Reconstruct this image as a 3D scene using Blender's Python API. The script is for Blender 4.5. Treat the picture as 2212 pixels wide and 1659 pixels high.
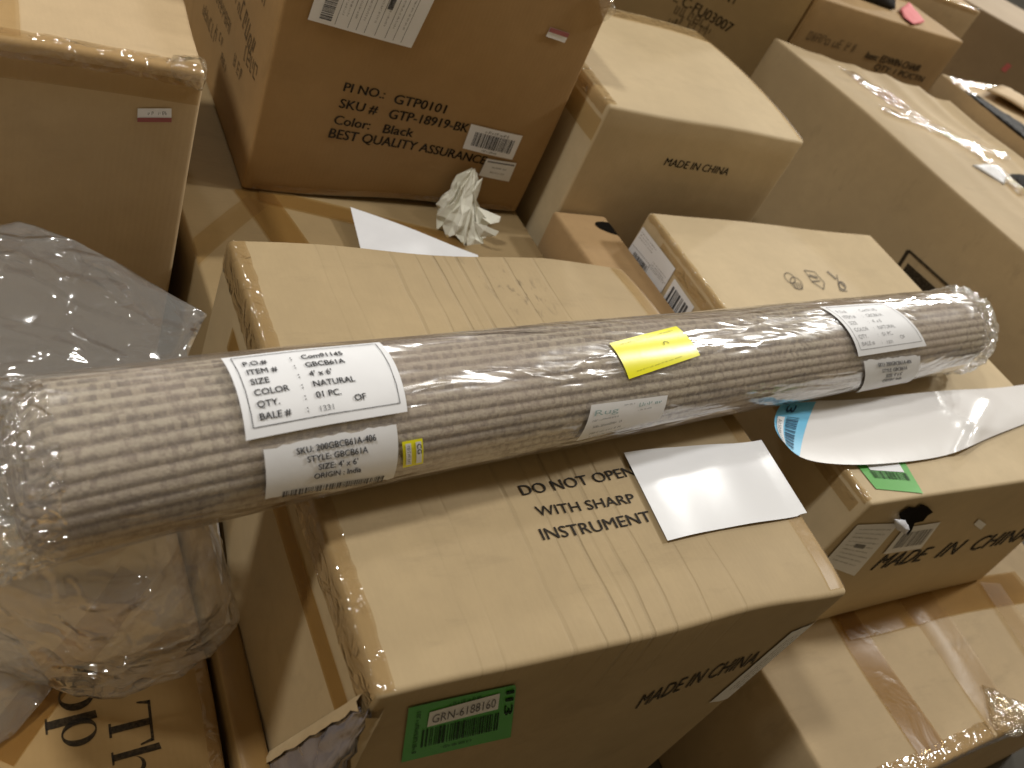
import bpy, bmesh, math, random
import numpy as np
from mathutils import Vector, Matrix, noise as mnoise

# ------------------------------------------------------------------ start
for o in list(bpy.data.objects):
    bpy.data.objects.remove(o, do_unlink=True)
scene = bpy.context.scene
COL = scene.collection
S = 0.58                      # one authoring unit is 0.58 m: the rolled rug comes out four feet long

# ------------------------------------------------------------------ camera
CAMZ = 1.0                    # authoring units above the top of the middle carton
FPX = 1942.0
CX, CY = 1106.0, 829.5
_v1 = np.array([4155 - CX, 742 - CY, FPX]); _v1 /= np.linalg.norm(_v1)
_v2 = np.array([-201 - CX, -1644 - CY, FPX]); _v2 /= np.linalg.norm(_v2)
_v2 -= _v1 * (_v1 @ _v2); _v2 /= np.linalg.norm(_v2)
ROT = np.array([_v1, _v2, np.cross(_v1, _v2)])
cam = bpy.data.cameras.new('camera')
camo = bpy.data.objects.new('camera', cam); COL.objects.link(camo)
mw = Matrix.Identity(4)
for i in range(3):
    mw[i][0] = ROT[i, 0]; mw[i][1] = -ROT[i, 1]; mw[i][2] = -ROT[i, 2]
mw[2][3] = CAMZ * S
camo.matrix_world = mw
cam.sensor_fit = 'HORIZONTAL'; cam.sensor_width = 36.0
cam.lens = FPX / 2212 * 36.0
cam.clip_start = 0.02; cam.clip_end = 100
cam.dof.use_dof = True
cam.dof.focus_distance = 0.86
cam.dof.aperture_fstop = 7.0
scene.camera = camo

# ------------------------------------------------------------------ world, lamps, exposure
world = bpy.data.worlds.new('World'); scene.world = world
world.use_nodes = True
bg = world.node_tree.nodes['Background']
bg.inputs[0].default_value = (1.0, 0.74, 0.40, 1)
bg.inputs[1].default_value = 0.20
def lamp(loc, target, power, size, spread=180.0, col=(1.0, 0.985, 0.94)):
    l = bpy.data.lights.new('hall_lamp', 'AREA'); l.shape = 'DISK'; l.size = size * S
    l.energy = power * 0.84; l.color = col; l.spread = math.radians(spread)
    o = bpy.data.objects.new('hall_lamp', l); COL.objects.link(o)
    o.location = Vector(loc) * S
    d = (Vector(target) - Vector(loc)).normalized()
    o.rotation_euler = d.to_track_quat('-Z', 'Y').to_euler()
    return o
lamp((-3.4, 1.5, 6.6), (-3.0, 1.5, 0), 72, 0.7, 110)
lamp((8.4, 1.4, 6.4), (2.2, 1.2, 0), 165, 0.8)
lamp((7.9, 5.0, 6.3), (1.2, 0.9, 0), 62, 0.6)
lamp((-1.0, 9.0, 6.6), (1.2, 1.2, 0), 42, 0.6)
lamp((5.2, 0.6, 6.9), (2.0, 0.9, 0), 26, 0.6)
lamp((20.0, 12.0, 6.5), (1.8, 1.5, 0), 260, 0.8)
lamp((8.0, 19.0, 6.6), (1.8, 1.5, 0), 220, 0.8)
scene.view_settings.view_transform = 'Standard'
scene.view_settings.look = 'None'
scene.view_settings.exposure = 0.0
scene.view_settings.gamma = 1.0
scene.render.engine = 'CYCLES'
scene.cycles.max_bounces = 10
scene.cycles.transparent_max_bounces = 16

# ------------------------------------------------------------------ small maths
def ray(u, v):
    r = ROT @ np.array([u - CX, v - CY, FPX]); return r
def P(u, v, z):
    r = ray(u, v); t = (z - CAMZ) / r[2]; return np.array([0, 0, CAMZ]) + r * t
def onx(u, v, x):
    r = ray(u, v); return np.array([0, 0, CAMZ]) + r * x / r[0]
def ony(u, v, y):
    r = ray(u, v); return np.array([0, 0, CAMZ]) + r * y / r[1]

# ------------------------------------------------------------------ materials
def new_mat(name):
    m = bpy.data.materials.new(name); m.use_nodes = True
    nt = m.node_tree
    for n in list(nt.nodes): nt.nodes.remove(n)
    out = nt.nodes.new('ShaderNodeOutputMaterial')
    return m, nt, out
def N(nt, typ, **kw):
    n = nt.nodes.new('ShaderNode' + typ)
    for k, v in kw.items():
        if k in n.inputs: n.inputs[k].default_value = v
        else: setattr(n, k, v)
    return n
def L(nt, a, b): nt.links.new(a, b)
def math_node(nt, op, a, b=None, c=None):
    n = nt.nodes.new('ShaderNodeMath'); n.operation = op
    for i, x in enumerate((a, b, c)):
        if x is None: continue
        if hasattr(x, 'is_linked'): nt.links.new(x, n.inputs[i])
        else: n.inputs[i].default_value = x
    return n.outputs[0]
def mixc(nt, fac, a, b, mode='MIX'):
    n = nt.nodes.new('ShaderNodeMix'); n.data_type = 'RGBA'; n.blend_type = mode
    for sock, x in ((n.inputs[0], fac), (n.inputs[6], a), (n.inputs[7], b)):
        if hasattr(x, 'is_linked'): nt.links.new(x, sock)
        elif isinstance(x, (int, float)): sock.default_value = x
        else: sock.default_value = (*x, 1)
    return n.outputs[2]
def ramp(nt, fac, stops, interp='LINEAR'):
    n = nt.nodes.new('ShaderNodeValToRGB'); n.color_ramp.interpolation = interp
    e = n.color_ramp.elements
    while len(e) > 1: e.remove(e[-1])
    e[0].position = stops[0][0]; e[0].color = stops[0][1]
    for p, c in stops[1:]:
        q = e.new(p); q.color = c
    nt.links.new(fac, n.inputs[0]); return n.outputs[0]
def g(v): return (v, v, v, 1)

def cardboard(name, col, flute='X', creases=None, crease_range=None, crease_top=0.0, scuff=0.5, rough=0.72, seed=0.0, stains=None):
    """kraft board: blotches, fibres, faint flute lines, scuffs, optional crush creases"""
    m, nt, out = new_mat(name)
    tc = N(nt, 'TexCoord'); co = tc.outputs['Object']
    mp = N(nt, 'Mapping'); mp.inputs['Location'].default_value = (seed, seed * 1.7, seed * 0.6); L(nt, co, mp.inputs[0])
    big = N(nt, 'TexNoise', Scale=5.0, Detail=4.0, Roughness=0.55); L(nt, mp.outputs[0], big.inputs['Vector'])
    mid = N(nt, 'TexNoise', Scale=38.0, Detail=5.0, Roughness=0.6); L(nt, mp.outputs[0], mid.inputs['Vector'])
    mp2 = N(nt, 'Mapping'); mp2.inputs['Scale'].default_value = (90, 520, 520) if flute == 'Y' else (520, 90, 90)
    L(nt, mp.outputs[0], mp2.inputs[0])
    fib = N(nt, 'TexNoise', Scale=1.0, Detail=3.0, Roughness=0.6); L(nt, mp2.outputs[0], fib.inputs['Vector'])
    c = mixc(nt, ramp(nt, big.outputs[0], [(0.3, g(0)), (0.7, g(1))]), tuple(x * 0.90 for x in col), tuple(min(1, x * 1.07) for x in col))
    c = mixc(nt, ramp(nt, mid.outputs[0], [(0.35, g(0)), (0.7, g(0.35))]), c, tuple(x * 0.80 for x in col))
    c = mixc(nt, math_node(nt, 'MULTIPLY', fib.outputs[0], 0.30), c, tuple(x * 0.74 for x in col))
    # scuffs: long thin rubbed marks
    mp3 = N(nt, 'Mapping'); mp3.inputs['Scale'].default_value = (7, 26, 12); mp3.inputs['Rotation'].default_value = (0.3, 0.2, 0.7)
    L(nt, mp.outputs[0], mp3.inputs[0])
    sc = N(nt, 'TexNoise', Scale=1.0, Detail=7.0, Roughness=0.68); L(nt, mp3.outputs[0], sc.inputs['Vector'])
    scm = ramp(nt, sc.outputs[0], [(0.57, g(0)), (0.70, g(scuff))])
    c = mixc(nt, scm, c, tuple(x * 0.70 for x in col))
    sep = N(nt, 'SeparateXYZ'); L(nt, co, sep.inputs[0])
    # flute lines
    ax = sep.outputs[0 if flute == 'X' else 1]
    fl = math_node(nt, 'SINE', math_node(nt, 'MULTIPLY', ax, 2 * math.pi / 0.0062))
    h = math_node(nt, 'MULTIPLY', fl, 0.02)
    h = math_node(nt, 'ADD', h, math_node(nt, 'MULTIPLY', mid.outputs[0], 0.35))
    h = math_node(nt, 'ADD', h, math_node(nt, 'MULTIPLY', big.outputs[0], 1.2))
    if creases:
        wob = N(nt, 'TexNoise', Scale=9.0, Detail=2.0); L(nt, mp.outputs[0], wob.inputs['Vector'])
        cx = math_node(nt, 'ADD', ax, math_node(nt, 'MULTIPLY', math_node(nt, 'SUBTRACT', wob.outputs[0], 0.5), 0.012))
        lo, hi = crease_range
        t = math_node(nt, 'DIVIDE', math_node(nt, 'SUBTRACT', cx, lo), hi - lo)
        stops = [(0.0, g(0))]
        for p, s, w in creases:
            stops += [(p - w, g(0)), (p, g(s)), (p + w, g(0))]
        stops = stops[:32]
        cr = ramp(nt, t, stops)
        fade = N(nt, 'TexNoise', Scale=7.0, Detail=3.0); L(nt, mp.outputs[0], fade.inputs['Vector'])
        fd = ramp(nt, fade.outputs[0], [(0.36, g(0.25)), (0.58, g(1))])
        cr = math_node(nt, 'MULTIPLY', cr, fd)
        zm = N(nt, 'MapRange'); zm.inputs[1].default_value = crease_top - 0.11; zm.inputs[2].default_value = crease_top - 0.01; L(nt, sep.outputs[2], zm.inputs[0])
        cr = math_node(nt, 'MULTIPLY', cr, zm.outputs[0])
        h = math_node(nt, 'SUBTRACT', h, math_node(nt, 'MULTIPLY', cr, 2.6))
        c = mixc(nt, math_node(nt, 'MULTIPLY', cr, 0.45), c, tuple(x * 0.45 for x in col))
    if stains:
        for (px, py, pz, rr, s) in stains:
            vd = N(nt, 'VectorMath', operation='DISTANCE'); L(nt, co, vd.inputs[0]); vd.inputs[1].default_value = (px, py, pz)
            near = ramp(nt, math_node(nt, 'DIVIDE', vd.outputs['Value'], rr), [(0.25, g(1)), (1.0, g(0))])
            mp4 = N(nt, 'Mapping'); mp4.inputs['Scale'].default_value = (110, 42, 60); mp4.inputs['Rotation'].default_value = (0, 0, 0.5)
            L(nt, co, mp4.inputs[0])
            sn = N(nt, 'TexNoise', Scale=1.0, Detail=6.0, Roughness=0.7); L(nt, mp4.outputs[0], sn.inputs['Vector'])
            sm = ramp(nt, sn.outputs[0], [(0.56, g(0)), (0.66, g(1))])
            c = mixc(nt, math_node(nt, 'MULTIPLY', math_node(nt, 'MULTIPLY', sm, near), s), c, (0.06, 0.045, 0.03))
    b = N(nt, 'Bump', Strength=0.55, Distance=0.0016); L(nt, h, b.inputs['Height'])
    p = N(nt, 'BsdfPrincipled', Roughness=rough); p.inputs['Specular IOR Level'].default_value = 0.35
    L(nt, c, p.inputs['Base Color']); L(nt, b.outputs[0], p.inputs['Normal']); L(nt, p.outputs[0], out.inputs[0])
    return m

def film(name, haze, hazecol, tint=(0.97, 0.97, 0.97), rough=0.10, bscale=(30, 30, 30), bstr=0.5, bdist=0.004, detail=3.0, gloss=1.0, ior=1.45, var=0.0, crease=0.0, cscale=(5, 5, 5)):
    """clear or milky plastic: see-through, hazy, with creased shine"""
    m, nt, out = new_mat(name)
    tc = N(nt, 'TexCoord')
    mp = N(nt, 'Mapping'); mp.inputs['Scale'].default_value = bscale; L(nt, tc.outputs['Object'], mp.inputs[0])
    n1 = N(nt, 'TexNoise', Scale=1.0, Detail=detail, Roughness=0.5); n1.noise_dimensions = '3D'
    n1.inputs['Distortion'].default_value = 0.6
    L(nt, mp.outputs[0], n1.inputs['Vector'])
    rid = math_node(nt, 'SUBTRACT', 1.0, math_node(nt, 'ABSOLUTE', math_node(nt, 'MULTIPLY', math_node(nt, 'SUBTRACT', n1.outputs[0], 0.5), 4.0)))
    hh = math_node(nt, 'ADD', math_node(nt, 'MULTIPLY', rid, 0.6), n1.outputs[0])
    if crease > 0:                                            # sharp thin fold lines
        mpc = N(nt, 'Mapping'); mpc.inputs['Scale'].default_value = cscale; mpc.inputs['Rotation'].default_value = (0.4, 0.7, 0.2); L(nt, tc.outputs['Object'], mpc.inputs[0])
        for k_ in (1.0, 2.3):
            nc = N(nt, 'TexNoise', Scale=k_, Detail=1.5, Roughness=0.5); nc.inputs['Distortion'].default_value = 0.5; L(nt, mpc.outputs[0], nc.inputs['Vector'])
            ln_ = math_node(nt, 'MAXIMUM', math_node(nt, 'SUBTRACT', 1.0, math_node(nt, 'ABSOLUTE', math_node(nt, 'MULTIPLY', math_node(nt, 'SUBTRACT', nc.outputs[0], 0.5), 22.0))), 0.0)
            hh = math_node(nt, 'ADD', hh, math_node(nt, 'MULTIPLY', ln_, crease / k_))
    b = N(nt, 'Bump', Strength=bstr, Distance=bdist); L(nt, hh, b.inputs['Height'])
    tr = N(nt, 'BsdfTransparent'); tr.inputs[0].default_value = (*tint, 1)
    df = N(nt, 'BsdfDiffuse'); df.inputs[0].default_value = (*hazecol, 1)
    tl = N(nt, 'BsdfTranslucent'); tl.inputs[0].default_value = (*hazecol, 1)
    dd = N(nt, 'MixShader'); dd.inputs[0].default_value = 0.5; L(nt, df.outputs[0], dd.inputs[1]); L(nt, tl.outputs[0], dd.inputs[2])
    mx = N(nt, 'MixShader'); mx.inputs[0].default_value = haze
    if var > 0:
        n2 = N(nt, 'TexNoise', Scale=7.0, Detail=3.0); L(nt, tc.outputs['Object'], n2.inputs['Vector'])
        L(nt, math_node(nt, 'ADD', math_node(nt, 'MULTIPLY', math_node(nt, 'SUBTRACT', n2.outputs[0], 0.5), var), haze), mx.inputs[0])
    L(nt, tr.outputs[0], mx.inputs[1]); L(nt, dd.outputs[0], mx.inputs[2])
    gl = N(nt, 'BsdfGlossy'); gl.inputs['Roughness'].default_value = rough; gl.inputs[0].default_value = (1, 1, 1, 1)
    L(nt, b.outputs[0], gl.inputs['Normal'])
    geo = N(nt, 'NewGeometry'); dp = N(nt, 'VectorMath', operation='DOT_PRODUCT')
    L(nt, geo.outputs['Incoming'], dp.inputs[0]); L(nt, b.outputs[0], dp.inputs[1])
    om = math_node(nt, 'SUBTRACT', 1.0, math_node(nt, 'MINIMUM', math_node(nt, 'ABSOLUTE', dp.outputs['Value']), 1.0))
    fr = math_node(nt, 'MULTIPLY_ADD', math_node(nt, 'POWER', om, 4.5), 0.50, 0.045)
    m2 = N(nt, 'MixShader'); L(nt, math_node(nt, 'MINIMUM', math_node(nt, 'MULTIPLY', fr, gloss), 0.8), m2.inputs[0])
    L(nt, mx.outputs[0], m2.inputs[1]); L(nt, gl.outputs[0], m2.inputs[2])
    L(nt, m2.outputs[0], out.inputs[0])
    return m

def plain(name, col, rough=0.6, spec=0.4, bump=0.0, bscale=60.0, var=0.06, coat=0.0):
    m, nt, out = new_mat(name)
    tc = N(nt, 'TexCoord')
    n1 = N(nt, 'TexNoise', Scale=bscale, Detail=4.0); L(nt, tc.outputs['Object'], n1.inputs['Vector'])
    c = mixc(nt, n1.outputs[0], tuple(x * (1 - var) for x in col), tuple(min(1, x * (1 + var)) for x in col))
    p = N(nt, 'BsdfPrincipled', Roughness=rough); p.inputs['Specular IOR Level'].default_value = spec
    p.inputs['Coat Weight'].default_value = coat; p.inputs['Coat Roughness'].default_value = 0.08
    L(nt, c, p.inputs['Base Color'])
    if bump > 0:
        b = N(nt, 'Bump', Strength=bump, Distance=0.003); L(nt, n1.outputs[0], b.inputs['Height'])
        L(nt, b.outputs[0], p.inputs['Normal'])
        if coat > 0: L(nt, b.outputs[0], p.inputs['Coat Normal'])
    L(nt, p.outputs[0], out.inputs[0])
    return m

def ink_mat(name, col, cover=0.85):
    """printed ink, slightly patchy so that the board shows through"""
    m, nt, out = new_mat(name)
    tc = N(nt, 'TexCoord')
    n1 = N(nt, 'TexNoise', Scale=260.0, Detail=3.0); L(nt, tc.outputs['Object'], n1.inputs['Vector'])
    f = ramp(nt, n1.outputs[0], [(0.25, g(cover * 0.72)), (0.6, g(cover))])
    d = N(nt, 'BsdfPrincipled', Roughness=0.6); d.inputs['Base Color'].default_value = (*col, 1)
    d.inputs['Specular IOR Level'].default_value = 0.2
    t = N(nt, 'BsdfTransparent')
    mx = N(nt, 'MixShader'); L(nt, f, mx.inputs[0]); L(nt, t.outputs[0], mx.inputs[1]); L(nt, d.outputs[0], mx.inputs[2])
    L(nt, mx.outputs[0], out.inputs[0])
    return m

INK = ink_mat('black_ink', (0.022, 0.016, 0.010), 0.86)
INK_SOFT = ink_mat('brown_ink', (0.05, 0.036, 0.02), 0.62)
INK_LABEL = ink_mat('label_ink', (0.05, 0.05, 0.055), 0.86)
INK_FAINT = ink_mat('faint_label_ink', (0.16, 0.16, 0.17), 0.75)
INK_GREEN = ink_mat('green_label_ink', (0.01, 0.035, 0.008), 0.9)
INK_TEAL = ink_mat('teal_label_ink', (0.25, 0.38, 0.37), 0.8)
PAPER = plain('white_label_paper', (0.74, 0.75, 0.78), 0.5, 0.4, 0.08, 40)
PAPER_GLOSS = plain('glossy_white_sheet', (0.76, 0.77, 0.80), 0.22, 0.5, 0.10, 14, 0.02)
LINER = plain('white_waxed_liner', (0.78, 0.77, 0.77), 0.20, 0.5, 0.15, 11, 0.02)
YELLOW = plain('fluorescent_yellow_label', (0.86, 0.83, 0.02), 0.3, 0.5, 0.05, 50, 0.02)
GREEN = plain('green_label_paper', (0.075, 0.36, 0.045), 0.34, 0.5, 0.05, 40, 0.05)
BLUE = plain('blue_label_paper', (0.13, 0.50, 0.78), 0.35, 0.5, 0.05, 40, 0.04)
RED = plain('red_label_paper', (0.30, 0.09, 0.09), 0.45)
PINK = plain('pink_paper', (0.62, 0.17, 0.18), 0.7)
TISSUE = plain('crumpled_tissue_paper', (0.70, 0.69, 0.60), 0.8, 0.2, 0.5, 70, 0.05)
BLACK_AND_HOLE_SHADE = plain('black_plastic_and_hole_shade', (0.012, 0.010, 0.008), 0.7, 0.2, 0.4, 30)  # plastic of the bundle; also stands for the shade inside two holes
HOLE_SHADE = plain('painted_hole_shade', (0.008, 0.006, 0.004), 0.9, 0.05)  # near-black that paints the shade inside holes onto flat patches
GREYPLASTIC = plain('grey_plastic_wrap', (0.17, 0.165, 0.19), 0.22, 0.5, 0.7, 24, 0.25, 0.5)
WHITEFOAM = plain('white_foam', (0.62, 0.63, 0.68), 0.6, 0.3, 0.3, 60)
RAWEDGE = cardboard('torn_board_edge', (0.50, 0.38, 0.22), 'X')
TAPE = film('clear_packing_tape', 0.16, (0.40, 0.28, 0.13), (0.95, 0.89, 0.76), 0.36, (18, 18, 18), 0.18, 0.003, 3.0, 0.4)
TAPE_WRINKLED = film('wrinkled_packing_tape', 0.13, (0.50, 0.40, 0.25), (0.95, 0.89, 0.78), 0.10, (38, 38, 60), 0.7, 0.005, 2.5, 2.2)
TAPE_BROWN = film('tan_packing_tape', 0.30, (0.33, 0.22, 0.09), (0.89, 0.76, 0.53), 0.20, (18, 18, 18), 0.14, 0.003, 3.0, 0.35)
TAPE_CLEAR = film('wrinkled_clear_film', 0.08, (0.6, 0.57, 0.48), (0.985, 0.97, 0.93), 0.10, (40, 40, 40), 0.8, 0.006, 3.0, 3.0)
SLEEVE = film('clear_shrink_sleeve', 0.18, (0.72, 0.72, 0.71), (0.97, 0.97, 0.965), 0.17, (5, 24, 24), 0.55, 0.006, 3.0, 2.6, crease=0.10, cscale=(4, 12, 12))
SLEEVE_END = film('bunched_sleeve_plastic', 0.20, (0.78, 0.78, 0.77), (0.97, 0.97, 0.96), 0.08, (34, 30, 30), 1.0, 0.010, 3.0, 3.0, crease=0.8, cscale=(20, 20, 20))
BAG = film('milky_plastic_bag', 0.20, (0.62, 0.64, 0.66), (0.96, 0.96, 0.955), 0.10, (7, 9, 5), 0.85, 0.012, 2.5, 2.5, 1.45, 0.16, crease=0.5, cscale=(5, 6, 5))

K1 = cardboard('kraft_board_pale', (0.52, 0.385, 0.225), 'X', seed=1.0)
K2 = cardboard('kraft_board_tan', (0.43, 0.30, 0.155), 'X', seed=2.3)
K3 = cardboard('kraft_board_orange', (0.35, 0.215, 0.088), 'X', seed=3.1)
K4 = cardboard('kraft_board_brown', (0.38, 0.27, 0.145), 'Y', seed=4.7)
K5 = cardboard('kraft_board_sand', (0.55, 0.42, 0.26), 'Y', seed=5.2)

# ------------------------------------------------------------------ object helpers
def thing(name, loc, label, cat, group=None):
    o = bpy.data.objects.new(name, None); COL.objects.link(o)
    o.location = Vector([float(x) for x in loc]) * S
    o.empty_display_size = 0.05
    o['label'] = label; o['category'] = cat
    if group: o['group'] = group
    return o
def mesh_obj(name, verts, faces, mat, parent=None, smooth=False, loc=None, uv=None, label=None):
    """verts in authoring units, world frame"""
    base = Vector((0, 0, 0)); q = parent
    while q is not None:
        base += q.location; q = q.parent
    if loc is not None: base += Vector([float(x) for x in loc]) * S
    me = bpy.data.meshes.new(name)
    vv = np.asarray(verts, dtype=float) * S - np.array(base)
    me.from_pydata([tuple(v) for v in vv], [], [tuple(int(i) for i in f) for f in faces])
    if uv is not None:
        lay = me.uv_layers.new(name='UVMap')
        for poly in me.polygons:
            for li in poly.loop_indices:
                lay.data[li].uv = uv[me.loops[li].vertex_index]
    me.materials.append(mat)
    if smooth:
        me.polygons.foreach_set('use_smooth', [True] * len(me.polygons))
    me.update()
    o = bpy.data.objects.new(name, me); COL.objects.link(o)
    if parent is not None: o.parent = parent
    if loc is not None: o.location = Vector([float(x) for x in loc]) * S
    if label: o['label'] = label
    return o
class Geo:
    def __init__(self): self.v = []; self.f = []
    def add(self, vs, fs):
        b = len(self.v); self.v += [tuple(x) for x in vs]; self.f += [tuple(i + b for i in f) for f in fs]
    def build(self, name, mat, parent=None, **kw):
        return mesh_obj(name, self.v, self.f, mat, parent, **kw)

_glyph = {}
def text_geo(s, bold=0.0, spacing=1.0):
    """flat glyph mesh of a string: verts (2D), faces, with cap height about 0.73"""
    k = (s, bold, spacing)
    if k in _glyph: return _glyph[k]
    cu = bpy.data.curves.new('t', 'FONT'); cu.body = s; cu.fill_mode = 'FRONT'; cu.offset = bold
    cu.resolution_u = 3; cu.space_character = spacing
    o = bpy.data.objects.new('t', cu); COL.objects.link(o)
    me = bpy.data.meshes.new_from_object(o.evaluated_get(bpy.context.evaluated_depsgraph_get()))
    vs = np.array([v.co[:2] for v in me.vertices]) if len(me.vertices) else np.zeros((0, 2))
    fs = [tuple(p.vertices) for p in me.polygons]
    bpy.data.objects.remove(o); bpy.data.curves.remove(cu); bpy.data.meshes.remove(me)
    _glyph[k] = (vs, fs)
    return _glyph[k]
CAP = 0.729

def put_text(geo, surf, s, x, y, h, w=None, bold=0.0, off=0.0012, direction=(1, 0), spacing=1.0, slant=0.0):
    """writes s on surf(a,b,off) with baseline start (x,y), cap height h, optional total width"""
    if bold > 0.012:
        for q_ in (-1, 0, 1): put_text(geo, surf, s, x + q_ * bold * 0.6 * h, y, h, w, 0.0, off + (q_ + 1) * 0.0004, direction, spacing, slant)
        return
    vs, fs = text_geo(s, 0.0, spacing)
    if len(vs) == 0: return
    k = h / CAP
    x0, x1 = vs[:, 0].min(), vs[:, 0].max()
    kx = k if w is None else w / (x1 - x0)
    d = np.array(direction, float); d /= np.linalg.norm(d); n = np.array([-d[1], d[0]])
    pts = []
    for q in vs:
        a = np.array([x, y]) + d * ((q[0] - (x0 if w is not None else 0)) * kx + slant * q[1] * k) + n * q[1] * k
        pts.append(surf(a[0], a[1], off))
    geo.add(pts, fs)
def put_rect(geo, surf, x0, y0, x1, y1, off=0.0012, nx=1, ny=1):
    pts = [surf(x0 + (x1 - x0) * i / nx, y0 + (y1 - y0) * j / ny, off) for j in range(ny + 1) for i in range(nx + 1)]
    geo.add(pts, [(j * (nx + 1) + i, j * (nx + 1) + i + 1, (j + 1) * (nx + 1) + i + 1, (j + 1) * (nx + 1) + i) for j in range(ny) for i in range(nx)])
def put_bars(geo, surf, x0, y0, x1, y1, seed=1, off=0.0012, n=34, vertical=False, ny=1):
    """bar code"""
    rng = random.Random(seed); ws = [(rng.choice((1, 1, 2, 3)), rng.choice((1, 1, 2))) for _ in range(n)]
    tot = sum(a + b for a, b in ws); p = 0.0
    for a, b in ws:
        if vertical: put_rect(geo, surf, x0, y0 + (y1 - y0) * p / tot, x1, y0 + (y1 - y0) * (p + a) / tot, off, ny, 1)
        else: put_rect(geo, surf, x0 + (x1 - x0) * p / tot, y0, x0 + (x1 - x0) * (p + a) / tot, y1, off, 1, ny)
        p += a + b
def put_smear(geo, surf, x0, y0, x1, h, seed=0, off=0.0012):
    """a line of print too blurred to read: a row of small uneven marks"""
    rng = random.Random(seed); x = x0; t = h * 0.16
    while x < x1:
        w = h * rng.uniform(0.42, 0.78); xe = min(x + w, x1); hh = h * rng.choice((1.0, 1.0, 0.7))
        if xe - x < t * 1.5: break
        put_rect(geo, surf, x, y0, x + t, y0 + hh, off)
        if rng.random() < 0.7: put_rect(geo, surf, xe - t, y0 + (0 if rng.random() < 0.6 else hh * 0.4), xe, y0 + hh, off)
        for yy in (0.0, 0.42, 0.86):
            if rng.random() < 0.5: put_rect(geo, surf, x + t, y0 + hh * yy, xe - t, y0 + hh * yy + t * 0.9, off)
        x += w + h * rng.choice((0.16, 0.18, 0.2, 0.6))
def put_line(geo, surf, pts, w, off=0.0012, closed=False):
    n = len(pts)
    for i in range(n if closed else n - 1):
        a = np.array(pts[i], float); b = np.array(pts[(i + 1) % n], float)
        d = b - a; l = np.linalg.norm(d)
        if l < 1e-9: continue
        nn = np.array([-d[1], d[0]]) / l * w / 2
        geo.add([surf(*(a - nn), off), surf(*(b - nn), off), surf(*(b + nn), off), surf(*(a + nn), off)], [(0, 1, 2, 3)])
def bilinear(q):
    q = [np.array(p, float) for p in q]          # TL, TR, BR, BL
    def f(s, t): return (q[3] * (1 - s) + q[2] * s) * (1 - t) + (q[0] * (1 - s) + q[1] * s) * t
    return f

FACES = {'top': (2, 1, 0, 1), 'front': (1, -1, 0, 2), 'left': (0, -1, 1, 2), 'right': (0, 1, 1, 2), 'back': (1, 1, 0, 2), 'bottom': (2, -1, 0, 1)}
FLIP = {'top': 1, 'front': 1, 'left': -1, 'right': 1, 'back': -1, 'bottom': -1}    # sign of the first in-face axis

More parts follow.
